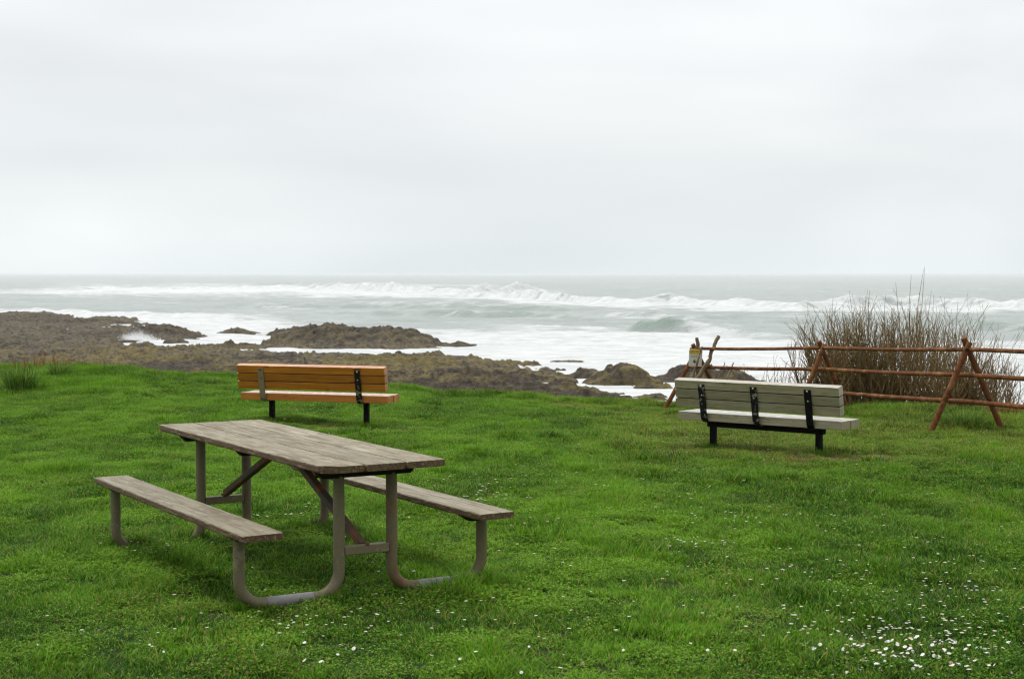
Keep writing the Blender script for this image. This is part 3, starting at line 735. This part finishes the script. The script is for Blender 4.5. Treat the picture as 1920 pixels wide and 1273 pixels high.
# ------------------------------------------------------------------ bare shrubs on the bluff rim
M['twig'] = wood_mat('bare twig bark', (10, 10, 10), [(.11, .064, .026), (.23, .14, .055), (.35, .23, .095), (.26, .18, .065)], rough=.8, cracks=.2, bump=.002, spec=.3)
M['twig_tip'] = wood_mat('olive twig tips', (10, 10, 10), [(.15, .095, .04), (.25, .165, .065), (.34, .24, .095), (.28, .21, .075)], rough=.8, cracks=.1, bump=.002, spec=.3)
def shrub(name, base, wx, wy, n, hfun, label, seed, r0=.0120, tw=5):
    R = random.Random(seed)
    root = empty(name, base); tag(root, label, 'shrub', 'bare shrubs behind the fence')
    A = MB(); B = MB()
    def zig(p, dirv, ln, ns, bend):
        pts = [Vector(p)]; d = Vector(dirv).normalized()
        for k in range(ns):
            d = (d + Vector((R.gauss(0, bend), R.gauss(0, bend), .10))).normalized(); pts.append(pts[-1] + d * ln / ns)
        return pts
    for i in range(n):
        fx = R.uniform(-1, 1); bx = fx * wx * .92; by = R.gauss(0, .5) * wy
        zg = float(ground(base[0] + bx, base[1] + by)) - base[2]
        hh = hfun(bx) * (1.0 - .38 * R.random() ** 1.4) - zg
        d0 = (fx * .28 + R.gauss(0, .16), R.gauss(0, .16), 1)
        pts = zig((bx, by, zg - .03), d0, hh * .9, 8, .135)
        rr = [r0 * R.uniform(.8, 1.3) * (1 - .72 * k / 8) for k in range(9)]
        A.tube(pts, rr, 4, False, R.random())
        for k in range(tw):
            j = R.randrange(1, 8); p = pts[j].lerp(pts[j + 1], R.random()) if j < 8 else pts[j]
            dd = (pts[j + 1 if j < 8 else j] - pts[j - 1]).normalized() + Vector((R.gauss(0, .75), R.gauss(0, .6), .2))
            ln = hh * R.uniform(.14, .36) * (1.15 - j / 14)
            q = zig(p, dd, ln, 4, .13); B.tube(q, [rr[j] * .6, rr[j] * .55, rr[j] * .48, rr[j] * .4, .0024], 3, False, R.random())
            if R.random() < .65:
                m = R.randrange(1, 4); q2 = zig(q[m], (q[m] - q[m - 1]).normalized() + Vector((R.gauss(0, .5), R.gauss(0, .5), .2)), ln * .55, 3, .12)
                B.tube(q2, [rr[j] * .45, rr[j] * .4, rr[j] * .35, .002], 3, False, R.random())
            for _ in range(3):   # buds
                m = R.randrange(1, 5); c = q[m]; s = R.uniform(.004, .008)
                B.add([c + Vector((s, 0, 0)), c + Vector((-s * .4, s, 0)), c + Vector((-s * .4, -s, 0)), c + Vector((R.gauss(0, s), R.gauss(0, s), s * 2.4))], [[0, 1, 3], [1, 2, 3], [2, 0, 3]], .9)
    A.build('branches', M['twig'], root); B.build('twigs', M['twig_tip'], root)
    return root
def hmain(x): return float(np.interp(x, [-1.15, -.7, -.3, .1, .35, .7, 1.1, 1.3], [1.35, 1.72, 1.74, 1.84, 1.86, 1.74, 1.6, 1.2]))
sx0 = 5.42
shrub('bare_shrub', (5.62, 23.0, -.32), 1.0, .42, 290, lambda x: hmain(x), 'tall dense leafless shrub behind the middle of the rusty fence', 11, tw=8)
shrub('bare_shrub', (4.86, 23.4, -.35), .45, .35, 62, lambda x: 1.45 + .35 * x, 'looser leafless shrub at the left end of the dense thicket, behind the middle fence frame', 12, tw=7)
shrub('bare_shrub', (6.55, 22.0, -.25), .52, .32, 150, lambda x: 1.18 - .45 * x, 'lower leafless shrub at the right edge behind the fence', 13, tw=6)
shrub('bare_shrub', (3.72, 23.9, -.35), .62, .22, 34, lambda x: .85 + .35 * x, 'sparse thin leafless stems rising behind the grey bench', 14, .008, 3)
# a few long whips standing out of the thicket belong to the tall shrub
R = random.Random(5); ts = [o for o in COL.objects if o.name == 'bare_shrub'][0]
mb = MB()
for (x0, y0, x1, y1) in ((1718, 570, 1731, 505), (1707, 570, 1708, 515), (1690, 580, 1679, 530), (1745, 590, 1746, 545), (1600, 590, 1592, 545), (1628, 585, 1630, 545), (1560, 600, 1562, 555), (1655, 590, 1660, 552), (1720, 600, 1733, 500), (1790, 600, 1796, 565)):
    a = Vector(at(x0, y0 + 60, 22.9)); b = Vector(at(x1, y1, 22.9)) ; m = a.lerp(b, .5) + Vector((R.gauss(0, .02), 0, 0))
    mb.tube([a - Vector(ts.location), m - Vector(ts.location), b - Vector(ts.location)], [.0065, .0045, .002], 4, False, R.random())
mb.build('long_whips', M['twig_tip'], ts)

# ------------------------------------------------------------------ rocks
t = NT('shore rock'); geo = t.n('NewGeometry'); pos = geo.outputs['Position']
n1 = t.nc(pos, .10, 5, .6, .36, .64); n2 = t.nc(pos, .8, 6, .72, .34, .66); n3 = t.nc(t.mapping(pos, (1, .6, 1)), 2.6, 5, .75, .36, .64)
c = t.mix(n2, (.022, .018, .013), (.150, .122, .084))
c = t.mix(t.math('MULTIPLY', n3, .55), c, (.30, .26, .185))
c = t.mix(t.math('MULTIPLY', t.nc(pos, 1.7, 4, .7, .52, .66), .8), c, (.016, .014, .011))
sp = t.n('SeparateXYZ'); t.l(pos, sp.inputs[0]); sn = t.n('SeparateXYZ'); t.l(geo.outputs['Normal'], sn.inputs[0])
band = t.ramp(t.math('MULTIPLY', t.math('ADD', sp.outputs[1], t.math('MULTIPLY', n1, 22.0)), .004), [(.44, 0.05), (.53, 1.0), (.68, 1.0), (.80, .22)])
moss = t.math('MULTIPLY', t.math('MULTIPLY', t.ramp(t.math('ADD', t.math('MULTIPLY', n1, .5), t.math('MULTIPLY', n2, .5)), [(.40, 0.0), (.62, 1.0)]), band), t.ramp(sn.outputs[2], [(.45, .1), (.85, 1.0)]))
lay = t.nc(t.mapping(pos, (.07, .10, .4)), 1.0, 4, .6, .42, .58)
c = t.mix(t.math('MULTIPLY', lay, .62), c, t.mix(n2, (.022, .018, .014), (.075, .060, .044)))
wet = t.ramp(t.math('ADD', t.math('MULTIPLY', sp.outputs[1], .004), t.math('MULTIPLY', n1, .06)), [(.44, .78), (.56, 0.0)])
c = t.mix(wet, c, t.mix(n3, (.020, .015, .010), (.085, .062, .040)))
c = t.mix(t.math('MULTIPLY', moss, .62), c, t.mix(n3, (.13, .105, .022), (.33, .26, .075)))
hh = t.math('ADD', n2, t.math('MULTIPLY', n3, .5))
t.bsdf(c, .7, hh, .25, .9, .12)
M['rock'] = t.m

def rock_relief(X, Y, s):
    wx = X + .6 * fbm(X / 2.5, Y / 2.5, 3, s + 20); wy = Y + .6 * fbm(X / 2.5, Y / 2.5, 3, s + 30)
    w1 = worley(wx / 4.4, wy / 5.0, s); w2 = worley(wx / 1.7, wy / 2.0, s + 3); w3 = worley(wx / .75, wy / 1.0, s + 4)
    rg = 1 - np.abs(fbm(X / 3.0, Y / 3.4, 4, s + 5, .6)) * 2.0
    z = .62 * (.6 - w1) + .52 * (.5 - w2) + .36 * (.5 - w3) + .30 * (rg - .4) + .5 * fbm(X / 16, Y / 16, 3, s + 7)
    stp = .34; q = z / stp + .35 * fbm(X / 6, Y / 6, 2, s + 8); fl = np.floor(q); fr = q - fl      # bedding ledges
    return z * .35 + .65 * stp * (fl + sst(.55, .95, fr) - .35 * fbm(X / 6, Y / 6, 2, s + 8))

# the wide shelf
POLY = [(-500, 574), (-300, 577), (0, 583), (60, 584), (110, 587), (160, 593), (230, 592), (265, 599), (275, 604), (300, 606), (330, 613), (385, 625), (330, 627), (275, 623), (215, 629), (190, 636), (215, 645), (260, 650), (300, 650), (350, 646), (400, 645), (440, 646),
        (480, 650), (510, 656), (560, 659), (620, 659), (680, 660), (740, 659), (800, 658), (870, 661), (930, 666), (980, 668), (1010, 676), (1035, 684), (1047, 692), (1052, 704), (1040, 714), (1060, 720), (1100, 726), (1150, 738), (1180, 754), (1190, 800), (1010, 900), (-500, 900)]
PW = np.array([((px - CX) / F * (F * (HS - .7) / (py - HY)), F * (HS - .7) / (py - HY)) for px, py in POLY])
def poly_sdf(X, Y, P):
    best = np.full(X.shape, 1e9); ins = np.zeros(X.shape, bool)
    for (ax, ay), (bx, by) in zip(P, np.roll(P, -1, 0)):
        ex, ey = bx - ax, by - ay; q = np.clip(((X - ax) * ex + (Y - ay) * ey) / (ex * ex + ey * ey + 1e-9), 0, 1)
        best = np.minimum(best, (X - ax - q * ex) ** 2 + (Y - ay - q * ey) ** 2)
        cnd = ((ay > Y) != (by > Y)) & (X < (bx - ax) * (Y - ay) / (by - ay + 1e-12) + ax); ins ^= cnd
    return np.where(ins, np.sqrt(best), -np.sqrt(best))
yr = 52 * np.exp(np.linspace(0, math.log(345 / 52), 720)); ur = np.linspace(-.42, .12, 640)
U_, Y_ = np.meshgrid(ur, yr); X_ = U_ * Y_
sd = poly_sdf(X_, Y_, PW)
rel = rock_relief(X_, Y_, 3)
sd = sd + 2.2 * fbm(X_ / 5, Y_ / 5, 3, 91)
hgt = np.interp(sd, [-6, -1.0, 0, 1.5, 5, 20], [-1.9, -1.0, -.05, .34, .50, .62])
nearb = .55 * np.exp(-((Y_ - 92) / 14) ** 2)
Z_ = SEA + hgt + nearb * sst(0, 6, sd) + rel * np.interp(sd, [-3, 0, 4], [.3, .8, 1.0]) * np.interp(Y_, [70, 130, 320], [.95, .75, .8])
Z_ = np.maximum(Z_, SEA - 1.6)
sh = mesh_obj('rock_shelf', np.stack([X_, Y_, Z_], -1).reshape(-1, 3), grid_faces(*X_.shape), M['rock'], smooth=True)
tag(sh, 'wide shelf of dark mossy rock along the shore', kind='structure')

def outcrop(name, sil, ybase, depth, label, cat='rock', group='rocks standing in the surf', seed=1, rough=1.0, mat='rock'):
    dn = F * HS / (ybase - HY); d0 = dn + depth * .5
    sx = np.array([(p - CX) / F * d0 for p, _ in sil]); shh = np.array([HS - (y - HY) * d0 / F for _, y in sil])
    x0, x1 = sx[0] - 1.2, sx[-1] + 1.2
    nx = int(min(260, max(30, (x1 - x0) / .14))); ny = int(min(120, max(24, depth / .16)))
    X, Y = np.meshgrid(np.linspace(x0, x1, nx), np.linspace(d0 - depth * .62, d0 + depth * .62, ny))
    hs = np.interp(X + .5 * fbm(X / 2, Y / 2, 2, seed), np.concatenate([[x0], sx, [x1]]), np.concatenate([[-.9], np.maximum(shh - .40, .1), [-.9]]))
    q = np.abs(Y - d0) / (depth * .5); prof = 1 - np.clip(q, 0, 1.24) ** 2.4
    Z = hs * np.maximum(prof, 0) + np.minimum(prof, 0) * 1.4 - .15
    Z = Z + rock_relief(X, Y, seed + 10) * .72 * rough * np.clip(prof * 1.6, 0, 1) * np.clip(hs + .3, .15, 1.2)
    o0 = np.array([(x0 + x1) / 2, d0, SEA])
    o = mesh_obj(name, np.stack([X - o0[0], Y - o0[1], np.maximum(Z, -1.5)], -1).reshape(-1, 3), grid_faces(ny, nx), M[mat], smooth=True)
    o.location = o0
    return tag(o, label, cat, group)
RK = [([(510, 621), (540, 615), (575, 611), (600, 607), (630, 604), (670, 605), (700, 604), (725, 606), (750, 610), (780, 616), (800, 622), (815, 629)], 649, 14, 'largest mossy rock outcrop standing in the surf left of centre'),
      ([(800, 640), (815, 632), (830, 629), (845, 634), (858, 630), (868, 634), (874, 641)], 646, 5, 'low pointed rocks at the right tip of the largest outcrop'),
      ([(735, 648), (760, 643), (790, 642), (815, 647)], 652, 4, 'flat dark rock in the foam in front of the largest outcrop'),
      ([(404, 621), (425, 613), (450, 611), (470, 614), (484, 623)], 626, 7, 'low mossy rock in the white water left of the largest outcrop'),
      ([(362, 606), (378, 601), (392, 602), (402, 607)], 609, 6, 'small dark rock far out in the foam above the inlet'),
      ([(262, 606), (290, 601), (320, 605), (345, 613), (386, 630)], 634, 16, 'mossy spur of rock ending the upper left shelf beside the inlet'),
      ([(1036, 675), (1055, 669), (1075, 668), (1090, 672), (1098, 678)], 682, 4, 'small mossy rock alone in the foam right of the shelf end'),
      ([(1052, 704), (1070, 694), (1092, 688), (1112, 690), (1128, 700)], 709, 4.5, 'rounded rock with water around it at the end of the shelf'),
      ([(1100, 704), (1130, 694), (1160, 686), (1185, 687), (1205, 692), (1222, 702), (1234, 714)], 722, 6, 'broad humped rock left of the fence end'),
      ([(1192, 718), (1215, 710), (1238, 712), (1252, 720)], 727, 3, 'dark rock below the broad humped rock'),
      ([(1176, 738), (1205, 728), (1235, 729), (1256, 742)], 751, 4, 'nearest dark rock close above the lawn edge left of the fence'),
      ([(1240, 680), (1258, 673), (1278, 673), (1300, 680)], 684, 3, 'flat little rock in the foam left of the caution sign'),
      ([(1228, 707), (1250, 692), (1280, 682), (1320, 678), (1360, 680), (1395, 688), (1425, 706)], 714, 6, 'long grey rock behind the caution sign'),
      ([(1335, 670), (1370, 664), (1400, 666), (1420, 671)], 674, 4, 'thin flat rock in the foam right of the thick driftwood branch'),
      ([(1425, 664), (1455, 660), (1485, 663), (1500, 667)], 669, 4, 'thin flat rock seen just left of the leafless shrubs')]
RK += [([(243, 646), (262, 638), (280, 638), (302, 647)], 651, 4, 'small dark rock below the bursting spray in the inlet'),
       ([(343, 647), (370, 638), (420, 636), (460, 638), (502, 648)], 653, 6, 'long dark rock along the near side of the inlet'),
       ([(503, 621), (520, 614), (545, 611), (570, 612), (585, 622)], 628, 6, 'low rocky arm at the left end of the largest outcrop'),
       ([(1128, 717), (1150, 709), (1175, 706), (1197, 718)], 723, 3, 'dark jagged rock between the broad humped rock and the shelf end'),
       ([(1036, 724), (1060, 714), (1085, 716), (1104, 726)], 732, 4, 'low jagged rock joined to the shelf just above the lawn edge'),
       ([(1092, 737), (1120, 727), (1150, 730), (1168, 740)], 747, 4, 'wet rock close above the lawn edge left of the nearest dark rock')]
for k, (sil, yb, dp, lab) in enumerate(RK): outcrop('sea_rock', sil, yb, dp, lab, seed=k * 7 + 2, rough=1.5 if (7 <= k <= 10 or k > 14 or k == 12) else 1.0)

# ------------------------------------------------------------------ sea
yr = np.concatenate([48 * np.exp(np.linspace(0, math.log(1500 / 48), 1350)), 1500 * np.exp(np.linspace(.01, math.log(32000 / 1500), 110))])
ur = np.linspace(-.62, .62, 560)
U_, Y_ = np.meshgrid(ur, yr); X_ = U_ * Y_
PX = CX + F * U_; PY = HY + F * HS / Y_
Z_ = (.16 * fbm(X_ / 5, Y_ / 3, 4, 101) + .38 * fbm(X_ / 34, Y_ / 13, 3, 102) + .4 * fbm(X_ / 120, Y_ / 40, 2, 103)) * sst(60, 200, Y_) * (1 - sst(1500, 4000, Y_) * .8)
foam = np.zeros_like(X_)
wob = fbm(X_ / 26, Y_ * 0 + 3.3, 4, 104); strk = fbm(X_ / 22, Y_ / 7, 5, 105, .6); strk2 = fbm(X_ / 7, Y_ / 3.0, 4, 106, .6)
def wave(line, amp, width, fpts, tail, fstr=1.0):
    """crest along a polyline; foam from the crest shorewards over 'tail' metres"""
    global Z_, foam
    lp = np.array(line, float); u = (lp[:, 0] - CX) / F; yc = F * HS / (lp[:, 1] - HY)
    Yc = np.interp(U_, u, yc) + wob * width * 1.2; A = np.interp(U_, u, amp, left=0, right=0) * (1 + .45 * wob)
    A = A * np.clip(1 + .5 * fbm(X_ / 9, Y_ * 0, 3, 107), .3, 1.6)
    dlt = Y_ - Yc
    prof = np.where(dlt < 0, np.exp(-(dlt / (width * .45)) ** 2), np.exp(-(dlt / (width * 1.3)) ** 2))
    Z_ = Z_ + A * prof * (1 + .22 * strk2)
    fs = np.interp(U_, u, fpts, left=0, right=0)
    fs = fs * np.clip(.82 + .8 * fbm(X_ / 110, Y_ * 0 + lp[0, 1], 3, 120) + .25 * strk, .15, 1)
    fr_ = np.where(dlt > 0, np.exp(-(dlt / (width * .5)) ** 2), sst(-tail, -tail * .55, dlt + .18 * tail * strk))
    foam = np.maximum(foam, fs * fr_ * fstr)
wave([(-300, 540), (60, 545), (300, 544), (560, 542), (640, 545), (750, 549), (860, 551), (960, 549), (1020, 548), (1080, 548)], [.7, 1.0, 1.4, 1.8, 3.2, 3.6, 2.0, 3.2, 1.4, 0], 12, [.7, .85, 1, 1, 1, 1, 1, .75, .6, 0], 175)
wave([(150, 533), (360, 534), (520, 533), (640, 535), (800, 536), (960, 535), (1150, 533)], [0, .8, .8, 1.8, .8, .8, 0], 18, [0, .6, .5, .8, .5, .45, 0], 110)
wave([(860, 556), (1000, 562), (1100, 568), (1300, 573), (1500, 577), (1700, 574), (1920, 577), (2300, 577)], [.8, 2.4, 2.1, 1.6, 1.5, 2.2, 2.2, 1.5], 8, [.6, 1, 1, .95, .9, 1, 1, 1], 55)
wave([(-300, 574), (0, 582), (200, 592), (400, 600), (560, 605)], [.5, .6, .6, .5, 0], 6, [1, 1, 1, 1, 0], 62)
wave([(1170, 621), (1200, 622), (1245, 623), (1290, 624), (1380, 626), (1450, 631), (1520, 634)], [.2, 1.7, 2.1, 1.6, 1.0, .6, 0], 3.6, [.0, .0, .15, 1, 1, .9, .3], 40)
wave([(880, 611), (1000, 613), (1100, 618), (1200, 628), (1300, 632)], [0, .15, .25, .15, 0], 5, [.2, .8, .9, .9, .6], 60)
wave([(1430, 606), (1550, 604), (1700, 603), (1850, 618), (1950, 622), (2300, 620)], [.2, .5, .5, 1.4, 1.4, 1.0], 5, [.2, .25, .2, .25, .5, .6], 10)
wave([(300, 577), (520, 578), (760, 580), (1000, 583), (1200, 590)], [0, 1.1, 1.3, 1.1, 0], 6, [0, .3, .35, .3, 0], 8)
wave([(500, 590), (700, 592), (950, 597), (1200, 604)], [0, .9, 1.0, 0], 5, [0, .3, .3, 0], 7)
def patch(x0, x1, ya0, ya1, yb0, yb1, st):
    global foam
    q = np.clip((PX - x0) / (x1 - x0), 0, 1); ya = ya0 + (ya1 - ya0) * q; yb = yb0 + (yb1 - yb0) * q
    wd = (yb - ya); n = .30 * wd * strk
    m = sst(0, .35, (PY + n - ya) / wd) * sst(0, .3, (yb - PY - n) / wd) * sst(x0 - 60, x0 + 60, PX + 50 * wob) * sst(x1 + 60, x1 - 60, PX + 50 * wob)
    foam = np.maximum(foam, st * m)
patch(80, 760, 526, 532, 561, 562, .62); patch(560, 1040, 537, 541, 563, 558, .72); patch(960, 1540, 556, 570, 574, 588, .8); patch(1480, 2300, 565, 566, 589, 590, .74)
patch(-300, 520, 571, 590, 604, 612, .66); patch(1480, 2300, 636, 636, 720, 720, .55); patch(1150, 1600, 530, 534, 545, 548, .25); patch(300, 1250, 562, 572, 605, 612, .30)
wave([(540, 568), (700, 569), (860, 572), (1010, 578)], [0, .9, 1.0, 0], 6, [0, .7, .7, 0], 14, .8)
wave([(980, 590), (1150, 594), (1300, 597), (1480, 599)], [0, .8, .8, 0], 5, [0, .65, .6, 0], 12, .8)
# broad apron of churned white water in front of the rocks
ap = sst(610, 632, PY - 18 * sst(1240, 1500, PX) + 8 * strk) * np.clip(.95 - .25 * sst(1500, 1650, PX), 0, 1)
ap = np.maximum(ap, sst(596, 606, PY + 6 * strk) * sst(760, 420, PX) * .95)
cut = np.exp(-(((PX - 1238) / 58) ** 4 + ((PY - 617) / 10) ** 4)) + .8 * np.exp(-(((PX - 1440) / 40) ** 4 + ((PY - 627) / 7) ** 4))
ap = ap * (1 - np.clip(cut, 0, 1))
foam = np.maximum(foam, ap)
caps = .55 * sst(.55, .95, strk + .4 * strk2) * sst(4000, 800, Y_)
foam = np.clip(np.maximum(foam, caps) - .30 * np.maximum(-strk2 - .1, 0) , 0, 1)
seao = mesh_obj('sea', np.stack([X_, Y_, SEA + Z_], -1).reshape(-1, 3), grid_faces(*X_.shape), smooth=True)
attr(seao, 'foam', foam); attr(seao, 'face', sst(.45, 1.3, Z_) * (1 - foam) * sst(360, 240, Y_) * .8)
tag(seao, 'grey green stormy sea with rows of white breakers', kind='structure')
t = NT('stormy sea'); pos = t.n('NewGeometry').outputs['Position']
fm = t.n('Attribute', attribute_name='foam').outputs['Fac']
nA = t.noise(t.mapping(pos, (.35, .8, .8)), 1.0, 6, .7); nB = t.noise(t.mapping(pos, (.05, .14, .1)), 1.0, 5, .65)
k = t.math('ADD', fm, t.math('MULTIPLY', t.math('SUBTRACT', t.math('ADD', t.math('MULTIPLY', nA, .55), t.math('MULTIPLY', nB, .45)), .5), 1.9))
fk = t.math('MULTIPLY', t.ramp(k, [(.22, 0.0), (.45, .28), (.66, .85), (.9, 1.0)]), .94)
wc = t.mix(nB, (.19, .235, .215), (.36, .41, .385))
wc = t.mix(t.n('Attribute', attribute_name='face').outputs['Fac'], wc, (.22, .31, .245))
p = t.n('BsdfPrincipled'); t.l(wc, p.inputs['Base Color']); p.inputs['Roughness'].default_value = .28
b = t.n('Bump'); b.inputs['Distance'].default_value = .9; b.inputs['Strength'].default_value = .8; t.l(nA, b.inputs['Height']); t.l(b.outputs[0], p.inputs['Normal'])
f_ = t.n('BsdfPrincipled'); t.l(t.mix(t.nc(t.mapping(pos, (.5, 1, 1)), .5, 5, .7), (.56, .59, .59), (.80, .815, .81)), f_.inputs['Base Color']); f_.inputs['Roughness'].default_value = .9
t.l(b.outputs[0], f_.inputs['Normal'])
mx = t.n('MixShader'); t.l(fk, mx.inputs[0]); t.l(p.outputs[0], mx.inputs[1]); t.l(f_.outputs[0], mx.inputs[2]); t.l(mx.outputs[0], t.out.inputs[0])
seao.data.materials.append(t.m)

# spray thrown up in the inlet
t = NT('sea spray'); d1 = t.n('BsdfDiffuse'); d1.inputs[0].default_value = (.92, .93, .93, 1); d2 = t.n('BsdfTranslucent'); d2.inputs[0].default_value = (.92, .93, .93, 1)
mx = t.n('MixShader'); t.l(d1.outputs[0], mx.inputs[1]); t.l(d2.outputs[0], mx.inputs[2]); t.l(mx.outputs[0], t.out.inputs[0]); M['spray'] = t.m
def spray(sil, ybase, n, seed, label, depth=4):
    R = np.random.default_rng(seed); d0 = F * HS / (ybase - HY) + 2
    px = np.clip(R.normal((sil[0][0] + sil[-1][0]) / 2, (sil[-1][0] - sil[0][0]) / 5, n), sil[0][0], sil[-1][0]); top = np.interp(px, [p for p, _ in sil], [y for _, y in sil])
    py = ybase - (ybase - top) * np.abs(R.normal(0, .42, n)) ; d = d0 + R.normal(0, depth * .4, n)
    P = np.stack([(px - CX) / F * d, d, H - (py - HY) / F * d], -1); o0 = P.mean(0); P = P - o0
    s = R.uniform(.008, .030, n) * (d0 / 180)
    V = np.concatenate([P + R.normal(0, 1, (n, 3)) * s[:, None] for _ in range(3)]); Fc = np.stack([np.arange(n), np.arange(n) + n, np.arange(n) + 2 * n], -1)
    o = mesh_obj('sea_spray', V, Fc, M['spray']); o.location = o0
    return tag(o, label, 'spray', kind='stuff')
spray([(205, 632), (225, 627), (248, 622), (262, 619), (275, 624), (300, 632)], 638, 16000, 3, 'white spray bursting over rocks in the inlet at left')
spray([(640, 549), (690, 541), (715, 534), (735, 532), (760, 534), (790, 539), (850, 549)], 551, 9000, 4, 'white spray torn off the tallest far breaker', 10)
spray([(1275, 626), (1300, 612), (1330, 607), (1360, 611), (1400, 619), (1450, 630)], 632, 12000, 5, 'white spray above the curling breaker left of the leafless shrubs', 4)

# ------------------------------------------------------------------ air
bx = 34000.0; z0, z1 = SEA - 3.6, 2.5
hz = mesh_obj('haze', [(-bx, -200, z0), (bx, -200, z0), (bx, bx, z0), (-bx, bx, z0), (-bx, -200, z1), (bx, -200, z1), (bx, bx, z1), (-bx, bx, z1)],
              [[3, 2, 1, 0], [4, 5, 6, 7], [0, 1, 5, 4], [1, 2, 6, 5], [2, 3, 7, 6], [3, 0, 4, 7]])
tag(hz, 'thin pale sea haze', kind='stuff')
t = NT('haze air'); v = t.n('VolumePrincipled'); v.inputs['Color'].default_value = (.97, .98, 1, 1); v.inputs['Density'].default_value = 1.2e-4; v.inputs['Anisotropy'].default_value = .2
t.l(v.outputs[0], t.out.inputs['Volume']); hz.data.materials.append(t.m)

# ------------------------------------------------------------------ sky, sun, camera
w = bpy.data.worlds.new('World'); scene.world = w; w.use_nodes = True
nt = w.node_tree; nt.nodes.clear()
class WN(NT):
    def __init__(s, tree): s.t = tree
wn = WN(nt)
out = nt.nodes.new('ShaderNodeOutputWorld'); bg = nt.nodes.new('ShaderNodeBackground'); nt.links.new(bg.outputs[0], out.inputs[0])
SUN_EL, SUN_AZ = math.radians(64), math.radians(-50)      # azimuth from +Y towards +X
sky = nt.nodes.new('ShaderNodeTexSky'); sky.sky_type = 'NISHITA'; sky.sun_disc = False; sky.sun_elevation = SUN_EL; sky.sun_rotation = SUN_AZ
dirv = nt.nodes.new('ShaderNodeTexCoord').outputs['Generated']
sz = nt.nodes.new('ShaderNodeSeparateXYZ'); nt.links.new(dirv, sz.inputs[0])
cl = wn.noise(wn.mapping(dirv, (2.4, 2.2, 8.5), (0, .5, .3)), 1.0, 4, .45, .6)
cl2 = wn.noise(wn.mapping(dirv, (1.6, 1.2, 8.0), (3.1, .4, 1.7)), 1.0, 3, .5, .3)
elev = wn.ramp(sz.outputs[2], [(0.0, (.725, .77, .78)), (.025, (.735, .77, .78)), (.07, (.69, .715, .725)), (.13, (.735, .748, .756)), (.19, (.83, .835, .84)), (.3, (.95, .95, .95)), (.6, (.98, .98, .985)), (1.0, (1.0, 1.0, 1.01))])
cloud = wn.mix(1.0, elev, wn.ramp(wn.math('ADD', wn.math('MULTIPLY', cl, .5), wn.math('MULTIPLY', cl2, .5)), [(.36, (.82, .838, .85)), (.5, (.945, .953, .958)), (.63, (1.05, 1.047, 1.042))]), 'MULTIPLY')
inland = wn.ramp(wn.math('ADD', wn.math('MULTIPLY', sz.outputs[1], .5), .5), [(.0, .42), (.35, .50), (.62, .95), (.75, 1.0)])
zen = wn.ramp(sz.outputs[2], [(.2, 0.0), (.8, 1.0)])
cloud = wn.mix(1.0, cloud, wn.mix(zen, inland, (1, 1, 1)), 'MULTIPLY')
skyc = wn.mix(1.0, sky.outputs[0], (.08, .08, .08), 'MULTIPLY')
nt.links.new(wn.mix(.94, skyc, cloud), bg.inputs[0]); bg.inputs[1].default_value = 1.0

sl = bpy.data.lights.new('sun', 'SUN'); sl.energy = 1.5; sl.angle = math.radians(16); sl.color = (1, .97, .92)
so = bpy.data.objects.new('sun', sl); COL.objects.link(so)
sd_ = Vector((math.sin(SUN_AZ) * math.cos(SUN_EL), math.cos(SUN_AZ) * math.cos(SUN_EL), math.sin(SUN_EL)))
so.rotation_euler = (-sd_).to_track_quat('-Z', 'Y').to_euler(); so.location = (0, 0, 30)

cam = bpy.data.cameras.new('camera'); co = bpy.data.objects.new('camera', cam); COL.objects.link(co)
co.location = (0, 0, H); co.rotation_euler = (math.pi / 2 - math.atan((636.5 - HY) / F), 0, 0)
cam.sensor_width = 36; cam.lens = F / 1920 * 36; cam.clip_end = 80000; cam.clip_start = .1
cam.dof.use_dof = True; cam.dof.focus_distance = 12; cam.dof.aperture_fstop = 9
scene.camera = co
vs = scene.view_settings; vs.view_transform = 'Standard'; vs.look = 'None'; vs.exposure = .36; vs.gamma = 1
cy = scene.cycles; cy.max_bounces = 6; cy.diffuse_bounces = 3; cy.glossy_bounces = 2; cy.transmission_bounces = 3; cy.volume_bounces = 1; cy.caustics_reflective = False; cy.caustics_refractive = False
cy.filter_width = 1.2; cy.use_denoising = True; cy.denoiser = 'OPENIMAGEDENOISE'; cy.denoising_input_passes = 'RGB_ALBEDO_NORMAL'; cy.denoising_prefilter = 'ACCURATE'
